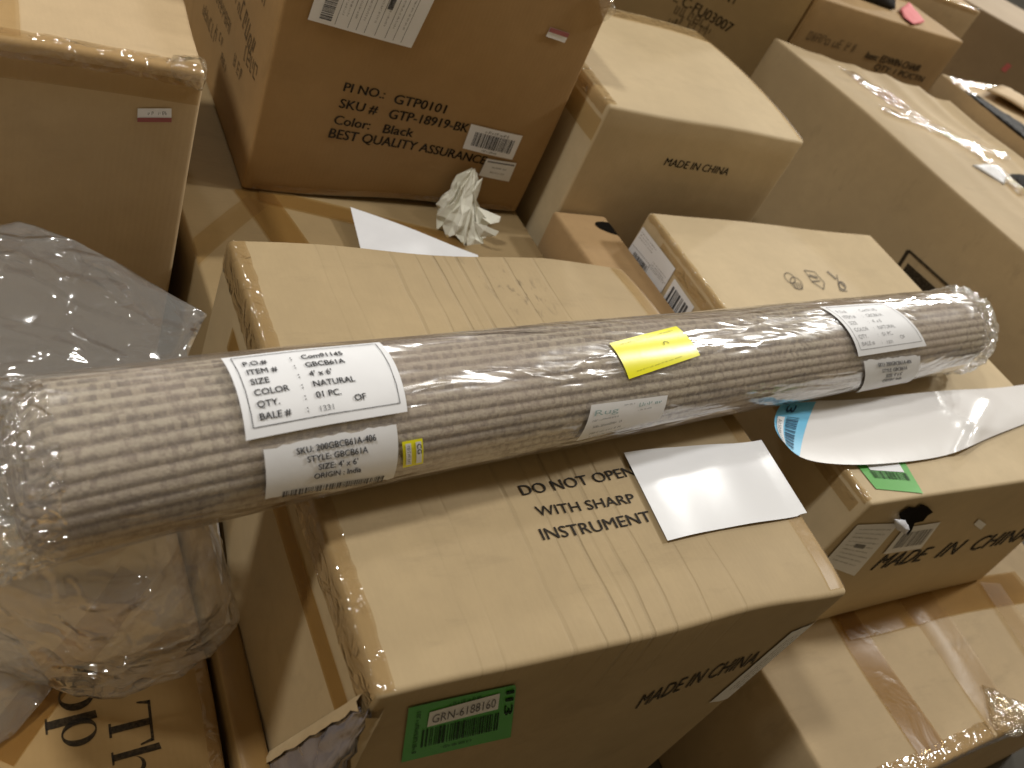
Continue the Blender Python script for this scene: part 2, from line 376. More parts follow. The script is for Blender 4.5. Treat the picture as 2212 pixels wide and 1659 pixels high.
class Box:
    """a carton: rounded edges, bulging faces, gently uneven board"""
    def __init__(s, x0, x1, y0, y1, z0, z1, rot=0.0, pivot=None, r=0.008, bulge=None, wob=0.004, seed=0, extra=None):
        s.h = np.array([x1 - x0, y1 - y0, z1 - z0]) / 2
        c = np.array([x0 + x1, y0 + y1, z0 + z1]) / 2
        s.rm = np.array([[math.cos(rot), -math.sin(rot), 0], [math.sin(rot), math.cos(rot), 0], [0, 0, 1]])
        if pivot is not None:
            pv = np.array([pivot[0], pivot[1], c[2]]); c = pv + s.rm @ (c - pv)
        s.c = c; s.r = r; s.wob = wob; s.bulge = bulge or {}; s.extra = extra
        rng = np.random.RandomState(seed + 11)
        s.k = rng.normal(size=(6, 3)); s.k = s.k / np.linalg.norm(s.k, axis=1)[:, None] * rng.uniform(5, 16, size=(6, 1))
        s.ph = rng.uniform(0, 6.28, 6); s.dv = rng.normal(size=(6, 3)) / 6 ** 0.5
    def deform(s, p):
        h = s.h; q = np.clip(p, -h + s.r, h - s.r); d = p - q; l = np.linalg.norm(d)
        d = d / l if l > 1e-9 else np.array([0, 0, 1.0])
        o = q + d * s.r
        u = p / h
        for face, b in s.bulge.items():
            ax, sg, a1, a2 = FACES[face]
            if u[ax] * sg > 0.999: o = o + np.eye(3)[ax] * sg * b * (1 - u[a1] ** 2) * (1 - u[a2] ** 2)
        o = o + s.wob * (np.sin(s.k @ p + s.ph) @ s.dv)
        if s.extra is not None: o = s.extra(o, u, d)
        return o, d
    def world(s, p): return s.c + s.rm @ p
    def F(s, face, a, b, off=0.0):
        ax, sg, a1, a2 = FACES[face]; p = np.zeros(3)
        p[ax] = sg * s.h[ax]; p[a1] = np.clip(a * FLIP[face], -s.h[a1], s.h[a1]); p[a2] = np.clip(b, -s.h[a2], s.h[a2])
        o, d = s.deform(p)
        return s.world(o + d * off)
    def surf(s, face): return lambda a, b, off=0.0: s.F(face, a, b, off)
    def pix(s, face, u, v):
        """where a sight line meets the face, in that face's own coordinates"""
        ax, sg, a1, a2 = FACES[face]
        r = s.rm.T @ ray(u, v); o = s.rm.T @ (np.array([0, 0, CAMZ]) - s.c)
        t = (sg * s.h[ax] - o[ax]) / r[ax]; p = o + r * t
        return np.array([p[a1] * FLIP[face], p[a2]])
    def base(s): return (s.c[0], s.c[1], s.c[2] - s.h[2])
    def mesh(s, n=(22, 22, 22)):
        cs = []
        for i in range(3):
            r = s.r; h = s.h[i]
            e = [-h, -h + r * .25, -h + r * .6, -h + r]
            inner = list(np.linspace(-h + r, h - r, n[i]))[1:-1]
            cs.append(np.array(e + inner + [-x for x in e[::-1]]))
        bm = bmesh.new()
        for face, (ax, sg, a1, a2) in FACES.items():
            A = cs[a1] * FLIP[face]; B = cs[a2]
            if FLIP[face] < 0: A = A[::-1] if False else A
            grid = []
            for b in B:
                row = []
                for a in cs[a1]:
                    p = np.zeros(3); p[ax] = sg * s.h[ax]; p[a1] = a; p[a2] = b
                    o, d = s.deform(p); row.append(bm.verts.new(s.world(o)))
                grid.append(row)
            flip = FLIP[face] < 0
            for j in range(len(B) - 1):
                for i in range(len(A) - 1):
                    q = [grid[j][i], grid[j][i + 1], grid[j + 1][i + 1], grid[j + 1][i]]
                    if flip: q.reverse()
                    bm.faces.new(q)
        bmesh.ops.remove_doubles(bm, verts=bm.verts, dist=1e-5)
        bmesh.ops.recalc_face_normals(bm, faces=bm.faces)
        vs = [tuple(v.co) for v in bm.verts]; bm.verts.index_update()
        fs = [[v.index for v in f.verts] for f in bm.faces]; bm.free()
        return vs, fs
    def carton(s, name, mat, label, n=(22, 22, 22), group='cardboard cartons heaped in the hall', cat='carton'):
        s.t = thing(name, s.base(), label, cat, group)
        vs, fs = s.mesh(n)
        s.body = mesh_obj('carton_body', vs, fs, mat, s.t, smooth=True)
        return s
    def patch(s, face, quad, mat, name, off=0.0015, nx=10, ny=10, parent=None, jag=0.0, seed=0, smooth=True, label=None):
        f = bilinear(quad); rng = random.Random(seed); v = []; fc = []
        for j in range(ny + 1):
            for i in range(nx + 1):
                ss, tt = i / nx, j / ny
                if jag and j in (0, ny): tt += rng.uniform(-jag, jag)
                if jag and i in (0, nx): ss += rng.uniform(-jag, jag)
                a, b = f(ss, tt); v.append(s.F(face, a, b, off))
        for j in range(ny):
            for i in range(nx):
                fc.append((j * (nx + 1) + i, j * (nx + 1) + i + 1, (j + 1) * (nx + 1) + i + 1, (j + 1) * (nx + 1) + i))
        return mesh_obj(name, v, fc, mat, parent or s.t, smooth=smooth, label=label)
    def label_surf(s, face, quad, w, h, base=0.0015):
        f = bilinear(quad)
        def sf(x, y, off=0.0):
            a, b = f(x / w, y / h); return s.F(face, a, b, base + off)
        return sf
    def pixquad(s, face, pts): return [s.pix(face, *p) for p in pts]
    def line_px(s, mat, face, txt, p0, p1, ptop, bold=0.015):
        G = Geo(); s.print_px(G, face, txt, p0, p1, ptop, bold); return G.build('printed_line', mat, s.t)
    def print_px(s, geo, face, txt, p0, p1, ptop, bold=0.015, off=0.0012, hs=1.0):
        a = s.pix(face, *p0); b = s.pix(face, *p1); c = s.pix(face, *ptop)
        d = b - a; w = np.linalg.norm(d); d /= w; n = np.array([-d[1], d[0]])
        h = abs((c - a) @ n) * hs; sl = 0.0
        put_text(geo, s.surf(face), txt, a[0], a[1], h, w, bold, off, d)
    def smear_px(s, geo, face, p0, p1, hpx, seed=0, off=0.0012):
        a = s.pix(face, *p0); b = s.pix(face, *p1)
        d = b - a; w = np.linalg.norm(d); d /= w; n = np.array([-d[1], d[0]])
        sf = lambda x, y, o=0.0: s.F(face, *(a + d * x + n * y), o)
        put_smear(geo, sf, 0, 0, w, hpx, seed, off)
    def strip(s, path, width, mat, name, off=0.0022, step=0.03, parent=None, ragged=0.0, seed=0):
        """tape along straight runs on one or more faces: path = [(face,(a,b),(a,b)), ...], joined where faces meet"""
        G = Geo(); rng = random.Random(seed)
        for face, a, b in path:
            a = np.array(a, float); b = np.array(b, float); d = b - a; l = np.linalg.norm(d); d /= l
            n = np.array([-d[1], d[0]]) * width / 2; k = max(2, int(l / step)); m = 4
            pts = []
            for i in range(k + 1):
                for j in range(m + 1):
                    q = a + d * l * i / k + n * (2 * j / m - 1)
                    pts.append(s.F(face, q[0], q[1], off))
            G.add(pts, [(i * (m + 1) + j, (i + 1) * (m + 1) + j, (i + 1) * (m + 1) + j + 1, i * (m + 1) + j + 1) for i in range(k) for j in range(m)])
        return G.build(name, mat, parent or s.t, smooth=True)
    def edge_tape(s, f1, w1, f2, w2, edge, lo, hi, mat, name='edge_tape', off=0.0022, k=26, jag=0.002, seed=0):
        """tape folded over the edge where faces f1 and f2 meet; edge = world axis of the edge, lo..hi in local units"""
        rng = random.Random(seed); rows = []
        ts = [-1, -0.75, -0.5, -0.25, -0.12, -0.05, 0.0, 0.05, 0.12, 0.25, 0.5, 0.75, 1]
        for i in range(k + 1):
            e = lo + (hi - lo) * i / k; row = []
            for t in ts:
                face = f1 if t <= 0 else f2; w = w1 if t <= 0 else w2
                oth = f2 if t <= 0 else f1
                ax, sg, a1, a2 = FACES[face]; oax, osg, _, _ = FACES[oth]
                p = np.zeros(3); p[ax] = sg * s.h[ax]; p[oax] = osg * (s.h[oax] - abs(t) * (w + rng.uniform(-jag, jag)))
                p[edge] = e
                o, d = s.deform(p); row.append(s.world(o + d * (off + rng.uniform(0, 0.0006))))
            rows.append(row)
        m = len(ts); v = [q for r_ in rows for q in r_]
        f = [(i * m + j, (i + 1) * m + j, (i + 1) * m + j + 1, i * m + j + 1) for i in range(k) for j in range(m - 1)]
        return mesh_obj(name, v, f, mat, s.t, smooth=True)

def lump(name, pts, mat, parent=None, sub=3, amp=0.01, freq=6.0, seed=0.0, ridge=True, smooth_it=2, loc=None, flat=False, label=None):
    """crumpled closed shape: hull of points, refined, smoothed and creased"""
    bm = bmesh.new()
    for p in pts: bm.verts.new([float(x) for x in p])
    r = bmesh.ops.convex_hull(bm, input=bm.verts)
    dead = list({e for e in r['geom_interior'] if isinstance(e, bmesh.types.BMVert)} | {e for e in r['geom_unused'] if isinstance(e, bmesh.types.BMVert)})
    if dead: bmesh.ops.delete(bm, geom=dead, context='VERTS')
    bmesh.ops.triangulate(bm, faces=bm.faces)
    for i in range(sub):
        bmesh.ops.subdivide_edges(bm, edges=bm.edges, cuts=1, use_grid_fill=True)
        if i < smooth_it: bmesh.ops.smooth_vert(bm, verts=bm.verts, factor=0.35, use_axis_x=True, use_axis_y=True, use_axis_z=True)
    bmesh.ops.recalc_face_normals(bm, faces=bm.faces); bm.normal_update()
    mv = []
    for v in bm.verts:
        q = v.co * freq + Vector((seed, seed * 2.1, -seed))
        if ridge:
            n = 0.0; a = 1.0; f = 1.0
            for _ in range(4):
                n += a * (1 - 2 * abs(mnoise.noise(q * f))); a *= 0.5; f *= 2.1
            n *= 0.5
        else: n = mnoise.fractal(q, 1.0, 2.0, 4)
        mv.append(v.co + v.normal * amp * n)
    bm.verts.index_update()
    fs = [[v.index for v in f.verts] for f in bm.faces]; bm.free()
    return mesh_obj(name, [tuple(x) for x in mv], fs, mat, parent, smooth=not flat, loc=loc, label=label)

# ------------------------------------------------------------------ setting: floor
FLZ = -1.05
floor = mesh_obj('floor', [(-14, -10, FLZ), (22, -10, FLZ), (22, 26, FLZ), (-14, 26, FLZ)], [(0, 1, 2, 3)],
                 plain('concrete_floor', (0.09, 0.085, 0.075), 0.95, 0.05, 0.1, 6, 0.2))
floor['kind'] = 'structure'

# ------------------------------------------------------------------ middle carton under the rug
MX0, MX1, MY0, MY1 = 0.4376, 1.337, 0.411, 1.286
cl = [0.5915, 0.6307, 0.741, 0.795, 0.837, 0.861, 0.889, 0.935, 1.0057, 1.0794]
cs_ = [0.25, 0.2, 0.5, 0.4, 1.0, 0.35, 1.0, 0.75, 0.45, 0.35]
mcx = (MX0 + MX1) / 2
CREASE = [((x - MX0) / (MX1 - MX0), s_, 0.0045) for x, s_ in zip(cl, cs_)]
st1 = P(1130, 640, 0); st2 = P(1050, 575, 0)
mcy = (MY0 + MY1) / 2
KM = cardboard('kraft_board_creased', (0.415, 0.313, 0.177), 'X', CREASE, ((MX0 - mcx) * S, (MX1 - mcx) * S), -FLZ * S, 0.45, seed=0.4,
               stains=[((st1[0] - mcx) * S, (st1[1] - mcy) * S, -FLZ * S, 0.055, 0.55), ((st2[0] - mcx) * S, (st2[1] - mcy) * S, -FLZ * S, 0.05, 0.4)])
def m_extra(o, u, d):
    o = o.copy()
    # right side of the top bows outward, far right corner crushed a little
    if u[0] > 0: o[0] += 0.012 * u[0] * (1 - u[1] ** 2) * (0.5 + 0.5 * u[2])
    if u[2] > 0.9: o[2] -= 0.012 * max(0, (u[1] - 0.6) / 0.4) ** 2 * max(0, (u[0] - 0.5) / 0.5)
    if u[2] > 0.9: o[2] -= 0.006 * math.exp(-((u[1] + 1) / 0.08) ** 2) * (0.6 + 0.4 * math.sin(9 * u[0]))
    return o
M = Box(MX0, MX1, MY0, MY1, FLZ, 0, r=0.009, bulge={'top': 0.003, 'front': 0.012, 'left': 0.008}, wob=0.004, seed=3, extra=m_extra)
M.carton('cardboard_box', KM, 'creased carton under the rug, printed DO NOT OPEN WITH SHARP INSTRUMENT', (60, 40, 30))
hx, hy, hz = M.h
M.edge_tape('left', 0.055, 'top', 0.026, 1, -hy + 0.004, hy - 0.004, TAPE_WRINKLED, 'edge_tape', k=60, seed=1)
M.strip([('top', (hx - 0.022, -hy + 0.01), (hx - 0.022, hy - 0.01))], 0.042, TAPE, 'packing_tape', 0.002)
M.strip([('left', (-0.30, hz - 0.11), (0.43, hz - 0.11))], 0.05, TAPE_BROWN, 'packing_tape', 0.003)
M.line_px(INK, 'top', 'DO NOT OPEN', (1130, 1071), (1372, 1034), (1119, 1049), 0.028)
M.line_px(INK, 'top', 'WITH SHARP', (1164, 1115), (1375, 1090), (1154, 1094), 0.028)
M.line_px(INK, 'top', 'INSTRUMENT', (1175, 1166), (1411, 1130), (1165, 1141), 0.028)
G_ = Geo()
M.print_px(G_, 'front', 'MADE IN CHINA', (1367, 1520), (1624, 1427), (1382, 1491), 0.028)
G_.build('printed_text', INK_SOFT, M.t)
q = M.pixquad('front', [(876, 1521), (1108, 1467), (1093, 1577), (859, 1637)])
lab = M.patch('front', q, GREEN, 'green_label', 0.003)
ls = M.label_surf('front', q, 1.0, 0.62, 0.003)
q2 = M.pixquad('front', [(919, 1529), (1070, 1488), (1065, 1520), (913, 1560)])
lw = M.patch('front', q2, PAPER, 'white_strip', 0.0045, parent=lab)
G_ = Geo(); l2 = M.label_surf('front', q2, 1.0, 0.19, 0.0045)
put_text(G_, l2, 'GRN-6188160', 0.05, 0.045, 0.11, 0.90, 0.0); G_.build('label_print', INK_LABEL, lab)
G_ = Geo()
put_bars(G_, ls, 0.145, 0.14, 0.86, 0.345, 5, 0.0012, 30)
put_text(G_, ls, 'II3', 0.90, 0.56, 0.085, 0.26, 0.02, 0.0012, (0, -1))
put_smear(G_, ls, 0.36, 0.545, 0.66, 0.03, 3)
put_smear(G_, lambda x, y, o=0.0: ls(0.075 + y, 0.56 - x, o), 0.0, 0.0, 0.48, 0.035, 4)
put_smear(G_, ls, 0.35, 0.07, 0.62, 0.028, 6)
G_.build('label_print', INK_GREEN, lab)
q = [(hx - 0.055, hz - 0.12), (hx - 0.001, hz - 0.095), (hx - 0.001, hz - 0.40), (hx - 0.07, hz - 0.385)]
lab = M.patch('front', q, PAPER, 'shipping_label', 0.003, 6, 16, jag=0.012, seed=4)
G_ = Geo(); l2 = M.label_surf('front', q, 0.055, 0.28, 0.003)
for i in range(5): put_smear(G_, lambda x, y, o=0.0, i=i: l2(0.012 + 0.009 * i + y, 0.25 - x, o), 0.0, 0, 0.20, 0.004, i)
G_.build('label_print', INK_FAINT, lab)
# torn left front corner with grey wrap showing
def torn():
    v = []; f = []; rng = random.Random(5); n = 26; m = 16
    for i in range(n + 1):
        t = i / n; z = hz - 0.035 - t * 0.60
        wl = 0.008 + 0.155 * t; wf = 0.004 + 0.04 * t
        for j in range(m + 1):
            k = j / m * 2 - 1
            cr = 0.010 * mnoise.noise(Vector((t * 11, k * 5, 0.3))) + 0.006 * mnoise.noise(Vector((t * 29, k * 14, 2.3)))
            jag = 0.004 * math.sin(t * 43) + 0.005 * mnoise.noise(Vector((t * 20, 8.1, 1)))
            if k <= 0: p = M.F('left', hy - abs(k) * (wl + jag), z, 0.009 + cr * min(1, 3 * (1 - abs(k))))
            else: p = M.F('front', -hx + k * (wf + jag), z, 0.006 + cr * min(1, 3 * (1 - k)) * 0.6)
            v.append(p)
    for i in range(n):
        for j in range(m): f.append((i * (m + 1) + j, (i + 1) * (m + 1) + j, (i + 1) * (m + 1) + j + 1, i * (m + 1) + j + 1))
    mesh_obj('inner_wrap', v, f, GREYPLASTIC, M.t, smooth=True)
    G = Geo()                                            # ragged lips of board along the tear
    for side in (0, 1):
        pts = []
        for i in range(n + 1):
            t = i / n; z = hz - 0.035 - t * 0.60; wl = 0.010 + 0.155 * t; wf = 0.006 + 0.04 * t
            for k in range(3):
                e = 0.009 * k + (0.004 * mnoise.noise(Vector((t * 23, side * 3, 1.5))) if k < 2 else 0)
                lift = (0.014, 0.012, 0.002)[k]
                pts.append(M.F('left', hy - wl - e + 0.004, z, lift) if side == 0 else M.F('front', -hx + wf + e - 0.004, z, lift))
        G.add(pts, [(i * 3 + k, (i + 1) * 3 + k, (i + 1) * 3 + k + 1, i * 3 + k + 1) for i in range(n) for k in range(2)])
    G.build('torn_edge', RAWEDGE, M.t, smooth=True)
torn()

# ------------------------------------------------------------------ long carton to the right, under the rug's far end
RX0, RX1, RY0, RY1, RZ0 = 1.548, 2.448, 0.566, 1.505, -0.537
def r_extra(o, u, d):
    o = o.copy(); o[0] += 0.15 * max(0, -u[2] * 0.5 + 0.5) * max(0, u[0]) * max(0, -u[1] * .5 + .5)
    return o
R = Box(RX0, RX1, RY0, RY1, RZ0, 0, r=0.008, bulge={'top': 0.004, 'front': 0.006}, wob=0.003, seed=8, extra=r_extra)
R.carton('cardboard_box', cardboard('kraft_board_smooth', (0.54, 0.425, 0.26), 'X', scuff=0.2, seed=7.7), 'pale smooth carton with care symbols on top and a torn hole above MADE IN CHINA', (30, 30, 22))
hx, hy, hz = R.h
R.edge_tape('left', 0.012, 'top', 0.010, 1, -hy + 0.01, hy - 0.01, TAPE_WRINKLED, 'edge_tape', k=50, seed=7)
R.strip([('left', (-hy + 0.1, hz - 0.035), (hy - 0.02, hz - 0.035))], 0.03, TAPE_WRINKLED, 'packing_tape', 0.002)
G_ = Geo(); tf = R.surf('top')
def icon(kind, pa, pb, pc):
    G_ = Geo()
    a = R.pix('top', *pa); b = R.pix('top', *pb); c = R.pix('top', *pc)
    # a = top left, b = top right, c = bottom left of the symbol's square
    def sf(x, y, o=0.0):
        q = a + (b - a) * x + (c - a) * (1 - y); return R.F('top', q[0], q[1], 0.0008 + o)
    w = 0.055
    if kind == 'hands':
        for cx_, cy_, rr in ((0.35, 0.62, 0.26), (0.62, 0.40, 0.30)):
            put_line(G_, sf, [(cx_ + rr * math.cos(t), cy_ + rr * math.sin(t)) for t in np.linspace(0, 6.28, 20)], w)
        for k in range(4): put_line(G_, sf, [(0.45 + 0.12 * k, 0.10), (0.45 + 0.12 * k, 0.45)], w)
    elif kind == 'box':
        put_line(G_, sf, [(0.05, 0.95), (0.60, 0.95), (0.95, 0.45), (0.78, 0.10), (0.28, 0.42)], w, closed=True)
        put_line(G_, sf, [(0.22, 0.72), (0.66, 0.66)], w * 2.6); put_line(G_, sf, [(0.28, 0.42), (0.74, 0.52)], w * 1.4)
    else:
        put_line(G_, sf, [(0.05, 0.95), (0.5, 0.6)], w * 2.2); put_line(G_, sf, [(0.6, 0.85), (0.55, 0.05)], w * 1.3)
        put_line(G_, sf, [(0.75 + 0.2 * math.cos(t), 0.32 + 0.2 * math.sin(t)) for t in np.linspace(0, 6.28, 14)], w * 1.5)
        put_line(G_, sf, [(0.55, 0.05), (0.98, 0.08)], w); put_line(G_, sf, [(0.66, 0.5), (0.9, 0.3)], w * 2)
    G_.build('care_symbol', INK_SOFT, R.t)
icon('hands', (1684, 583), (1724, 590), (1700, 626))
icon('box', (1732, 583), (1772, 590), (1746, 626))
icon('glass', (1782, 586), (1818, 592), (1792, 629))
q = R.pixquad('left', [(1390, 489), (1461, 581), (1414, 657), (1337, 571)])
lab = R.patch('left', q, PAPER, 'shipping_label', 0.003, 8, 8); l2 = R.label_surf('left', q, 1.0, 1.0, 0.003)
G_ = Geo()
put_bars(G_, l2, 0.14, 0.38, 0.52, 0.50, 2, 0.0012, 18); put_bars(G_, l2, 0.10, 0.12, 0.36, 0.24, 3, 0.0012, 14)
G_.build('barcode', INK_LABEL, lab)
G_ = Geo()
for k, (x0, y0, x1) in enumerate([(0.05, 0.90, 0.5), (0.05, 0.84, 0.42), (0.05, 0.78, 0.46), (0.56, 0.66, 0.95), (0.56, 0.60, 0.9), (0.56, 0.52, 0.95), (0.1, 0.30, 0.5), (0.56, 0.30, 0.9), (0.56, 0.22, 0.85)]):
    put_smear(G_, l2, x0, y0, x1, 0.025, k)
put_line(G_, l2, [(0.02, 0.57), (0.98, 0.57)], 0.008); put_line(G_, l2, [(0.54, 0.02), (0.54, 0.57)], 0.008)
G_.build('label_print', INK_FAINT, lab)
q = R.pixquad('left', [(1459, 602), (1502, 664), (1464, 727), (1417, 672)])
lab = R.patch('left', q, PAPER, 'barcode_label', 0.003, 6, 6); l2 = R.label_surf('left', q, 1, 1, 0.003)
G_ = Geo(); put_bars(G_, l2, 0.10, 0.18, 0.9, 0.86, 9, 0.0012, 9); G_.build('barcode', INK_LABEL, lab)
for w_, f0, f1 in (('MADE', 0.0, 0.345), ('IN', 0.44, 0.56), ('CHINA', 0.645, 1.0)):
    lx = lambda f: (1876 + 296 * f, 1227 - 58 * f)
    R.line_px(INK, 'front', w_, lx(f0), lx(f1), (lx(f0)[0] + 20, lx(f0)[1] - 31), 0.03)
q = R.pixquad('front', [(1852, 1132), (1941, 1128), (1842, 1238), (1776, 1215)])
lab = R.patch('front', q, PAPER, 'shipping_label', 0.003, 6, 6); l2 = R.label_surf('front', q, 1, 1, 0.003)
G_ = Geo()
for k in range(9): put_smear(G_, l2, 0.12, 0.88 - 0.09 * k, 0.9 - 0.05 * (k % 3), 0.028, k + 30)
put_rect(G_, l2, 0.35, 0.50, 0.62, 0.58); G_.build('label_print', INK_FAINT, lab)
q = R.pixquad('front', [(1951, 1137), (2028, 1124), (1984, 1179), (1904, 1192)])
lab = R.patch('front', q, PAPER, 'barcode_label', 0.003, 6, 6); l2 = R.label_surf('front', q, 1, 1, 0.003)
G_ = Geo(); put_bars(G_, l2, 0.12, 0.2, 0.92, 0.8, 12, 0.0012, 22); G_.build('barcode', INK_FAINT, lab)
q = R.pixquad('front', [(2108, 1117), (2120, 1128), (2107, 1140), (2096, 1128)]); R.patch('front', q, PAPER, 'small_sticker', 0.003, 2, 2)
q = R.pixquad('top', [(1834, 985), (1948, 992), (1994, 1068), (1893, 1058)])
lab = R.patch('top', q, GREEN, 'green_label', 0.002, 8, 8); l2 = R.label_surf('top', q, 1, 1, 0.002)
R.patch('top', [bilinear(q)(a, b) for a, b in ((0.18, 0.92), (0.85, 0.92), (0.85, 0.56), (0.18, 0.56))], PAPER, 'white_strip', 0.0035, parent=lab)
G_ = Geo(); put_bars(G_, l2, 0.15, 0.33, 0.9, 0.54, 21, 0.0012, 24); G_.build('barcode', INK_GREEN, lab)
# torn hole: its inner shade painted as a flat patch, white foam poking out of the front top edge
c0 = R.pix('front', 1985, 1112)
hole = [(1940, 1107), (1962, 1092), (1978, 1095), (1988, 1086), (2002, 1092), (2012, 1103), (2000, 1110), (1990, 1122), (1972, 1126), (1966, 1140), (1956, 1152), (1952, 1130), (1944, 1122)]
mesh_obj('torn_hole_shade', [R.F('front', *R.pix('front', *p), 0.0045) for p in hole], [tuple(range(len(hole)))[::-1]], HOLE_SHADE, R.t)
pts = [R.F('front', *(R.pix('front', *p)), o) for p, o in [((1924, 1111), 0.008), ((1946, 1112), 0.014), ((1952, 1126), 0.022), ((1944, 1140), 0.018), ((1928, 1130), 0.016), ((1938, 1120), 0.028)]]
lump('inner_foam', pts, WHITEFOAM, R.t, 3, 0.004, 30, 4.3, smooth_it=1)

# ------------------------------------------------------------------ carton low right, with crossed tapes
def l_extra(o, u, d):
    o = o.copy()
    if u[2] > 0.9: o[2] -= 0.010 * math.exp(-((u[0] + 0.10) / 0.02) ** 2)
    return o
LB = Box(1.60, 2.95, 0.168, 1.15, FLZ, -0.542, r=0.010, bulge={'top': 0.004, 'left': 0.006}, wob=0.005, seed=14, extra=l_extra)
LB.carton('cardboard_box', cardboard('kraft_board_ribbed', (0.46, 0.345, 0.20), 'Y', scuff=0.5, seed=9.1), 'tan carton at the lower right with crossed tan tape strips over its closed flaps', (60, 30, 16))
hx, hy, hz = LB.h
def lpx(u, v): return LB.pix('top', u, v)
LB.strip([('top', lpx(1812, 1318), lpx(2010, 1625))], 0.10, TAPE_BROWN, 'packing_tape', 0.003)
LB.strip([('top', lpx(1975, 1287), lpx(2175, 1575))], 0.13, TAPE, 'packing_tape', 0.0045)
LB.strip([('top', lpx(1810, 1345), lpx(2212, 1265))], 0.10, TAPE_BROWN, 'packing_tape', 0.0075)
LB.strip([('top', lpx(2135, 1262), lpx(2330, 1560))], 0.09, TAPE, 'packing_tape', 0.009)
LB.edge_tape('front', 0.06, 'top', 0.045, 0, -hx + 0.02, hx - 0.02, TAPE_WRINKLED, 'edge_tape', k=60, seed=3)
# loose clump of clear film at its front right
pts = [LB.F('top', *lpx(2150, 1560), 0.01), LB.F('top', *lpx(2225, 1530), 0.01), LB.F('top', *lpx(2250, 1600), 0.03), LB.F('top', *lpx(2185, 1600), 0.035), LB.F('top', *lpx(2130, 1500), 0.006), LB.F('top', *lpx(2105, 1470), 0.004), LB.F('top', *lpx(2165, 1590), 0.006)]
lump('loose_film', pts, TAPE_CLEAR, LB.t, 4, 0.012, 14, 3.0, smooth_it=1)

# ------------------------------------------------------------------ carton low left with large letters
T = Box(-0.75, 0.368, 0.05, 1.05, FLZ, -0.462, r=0.008, bulge={'top': 0.003}, wob=0.003, seed=21)
T.carton('cardboard_box', cardboard('kraft_board_amber', (0.42, 0.27, 0.11), 'X', scuff=0.3, seed=11.0), 'brown carton at the lower left with large serif letters printed on its top', (30, 30, 16))
hx, hy, hz = T.h
T.strip([('top', (hx - 0.012, -hy + 0.01), (hx - 0.012, hy - 0.02))], 0.022, TAPE_WRINKLED, 'packing_tape', 0.0025)
T.strip([('top', T.pix('top', -10, 1640), T.pix('top', 290, 1240))], 0.06, TAPE_BROWN, 'packing_tape', 0.0025)  # diagonal see-through tan band that darkens the board
G_ = Geo()
def letter_frame(p_base, p_next, p_up):
    a = T.pix('top', *p_base); b = T.pix('top', *p_next); c = T.pix('top', *p_up)
    return lambda x, y, o=0.0: T.F('top', *(a + (b - a) * x + (c - a) * y), o)
def ring(sf, cx_, cy_, ro, rix, riy, aspect=1.0):
    n = 32; v = []
    for i in range(n):
        t = 2 * math.pi * i / n; v.append(sf(cx_ + ro * aspect * math.cos(t), cy_ + ro * math.sin(t), 0.0012)); v.append(sf(cx_ + rix * math.cos(t), cy_ + riy * math.sin(t), 0.0012))
    G_.add(v, [(2 * i, (2 * i + 2) % (2 * n), (2 * i + 3) % (2 * n), 2 * i + 1) for i in range(n)])
def poly(sf, pts): G_.add([sf(x, y, 0.0012) for x, y in pts], [tuple(range(len(pts)))])
# frames: unit x runs along the writing, unit y up the letters
sT = letter_frame((239, 1572), (247, 1634), (330, 1548))      # baseline of "Th" : start below the T stem
def seg(sf, p, q, w): put_line(G_, sf, [p, q], w, 0.0012)
# T
poly(sT, [(-0.62, 1.0), (0.86, 1.0), (0.86, 0.93), (-0.62, 0.93)])
poly(sT, [(-0.62, 1.0), (-0.50, 0.93), (-0.60, 0.68), (-0.66, 0.68)]); poly(sT, [(0.86, 1.0), (0.76, 0.93), (0.86, 0.68), (0.92, 0.68)])
poly(sT, [(0.02, 0.94), (0.27, 0.94), (0.27, 0.0), (0.02, 0.0)]); poly(sT, [(-0.10, 0.06), (0.40, 0.06), (0.40, 0.0), (-0.10, 0.0)])
# h
poly(sT, [(0.98, 1.10), (1.22, 1.14), (1.22, 0.0), (1.0, 0.0)]); poly(sT, [(0.90, 0.05), (1.34, 0.05), (1.34, 0), (0.90, 0)])
v = []
for i in range(13):
    t = math.pi * (1 - i / 12); v.append((1.50 + 0.30 * math.cos(t), 0.42 + 0.24 * math.sin(t)))
for i in range(12): poly(sT, [v[i], v[i + 1], (v[i + 1][0] + 0.02, v[i + 1][1] + 0.05 + 0.10 * i / 12), (v[i][0] + 0.02 * (i > 0), v[i][1] + 0.05 + 0.10 * max(0, i - 1) / 12)])
poly(sT, [(1.66, 0.5), (1.88, 0.5), (1.88, 0.0), (1.66, 0.0)]); poly(sT, [(1.58, 0.05), (2.0, 0.05), (2.0, 0), (1.58, 0)])
G_.build('printed_letters', INK, T.t)
G_ = Geo()
sO = letter_frame((128, 1490), (135, 1562), (202, 1472))
ring(sO, 0.30, 0.5, 0.52, 0.26, 0.46, 0.92)
poly(sO, [(-0.62, 0.5), (-0.38, 0.42), (-0.32, 0.70), (-0.42, 0.9), (-0.62, 0.95)])
poly(sO, [(0.90, 1.0), (1.14, 1.04), (1.14, -0.42), (0.90, -0.42)]); poly(sO, [(0.80, -0.36), (1.26, -0.36), (1.26, -0.42), (0.80, -0.42)])
ring(sO, 1.42, 0.5, 0.50, 0.22, 0.45, 0.80)
G_.build('printed_letters', INK, T.t)

J = Box(0.380, 0.428, 0.05, 1.20, FLZ, -0.43, r=0.009, bulge={'top': 0.002}, wob=0.003, seed=24)
J.carton('cardboard_box', cardboard('kraft_board_umber', (0.34, 0.225, 0.10), 'X', rough=0.35, seed=13.0), 'narrow brown carton wedged upright between the lettered carton and the creased carton', (8, 30, 16))
J.strip([('top', (0, -J.h[1] + 0.02), (0, J.h[1] - 0.02))], 0.044, TAPE, 'packing_tape', 0.002)

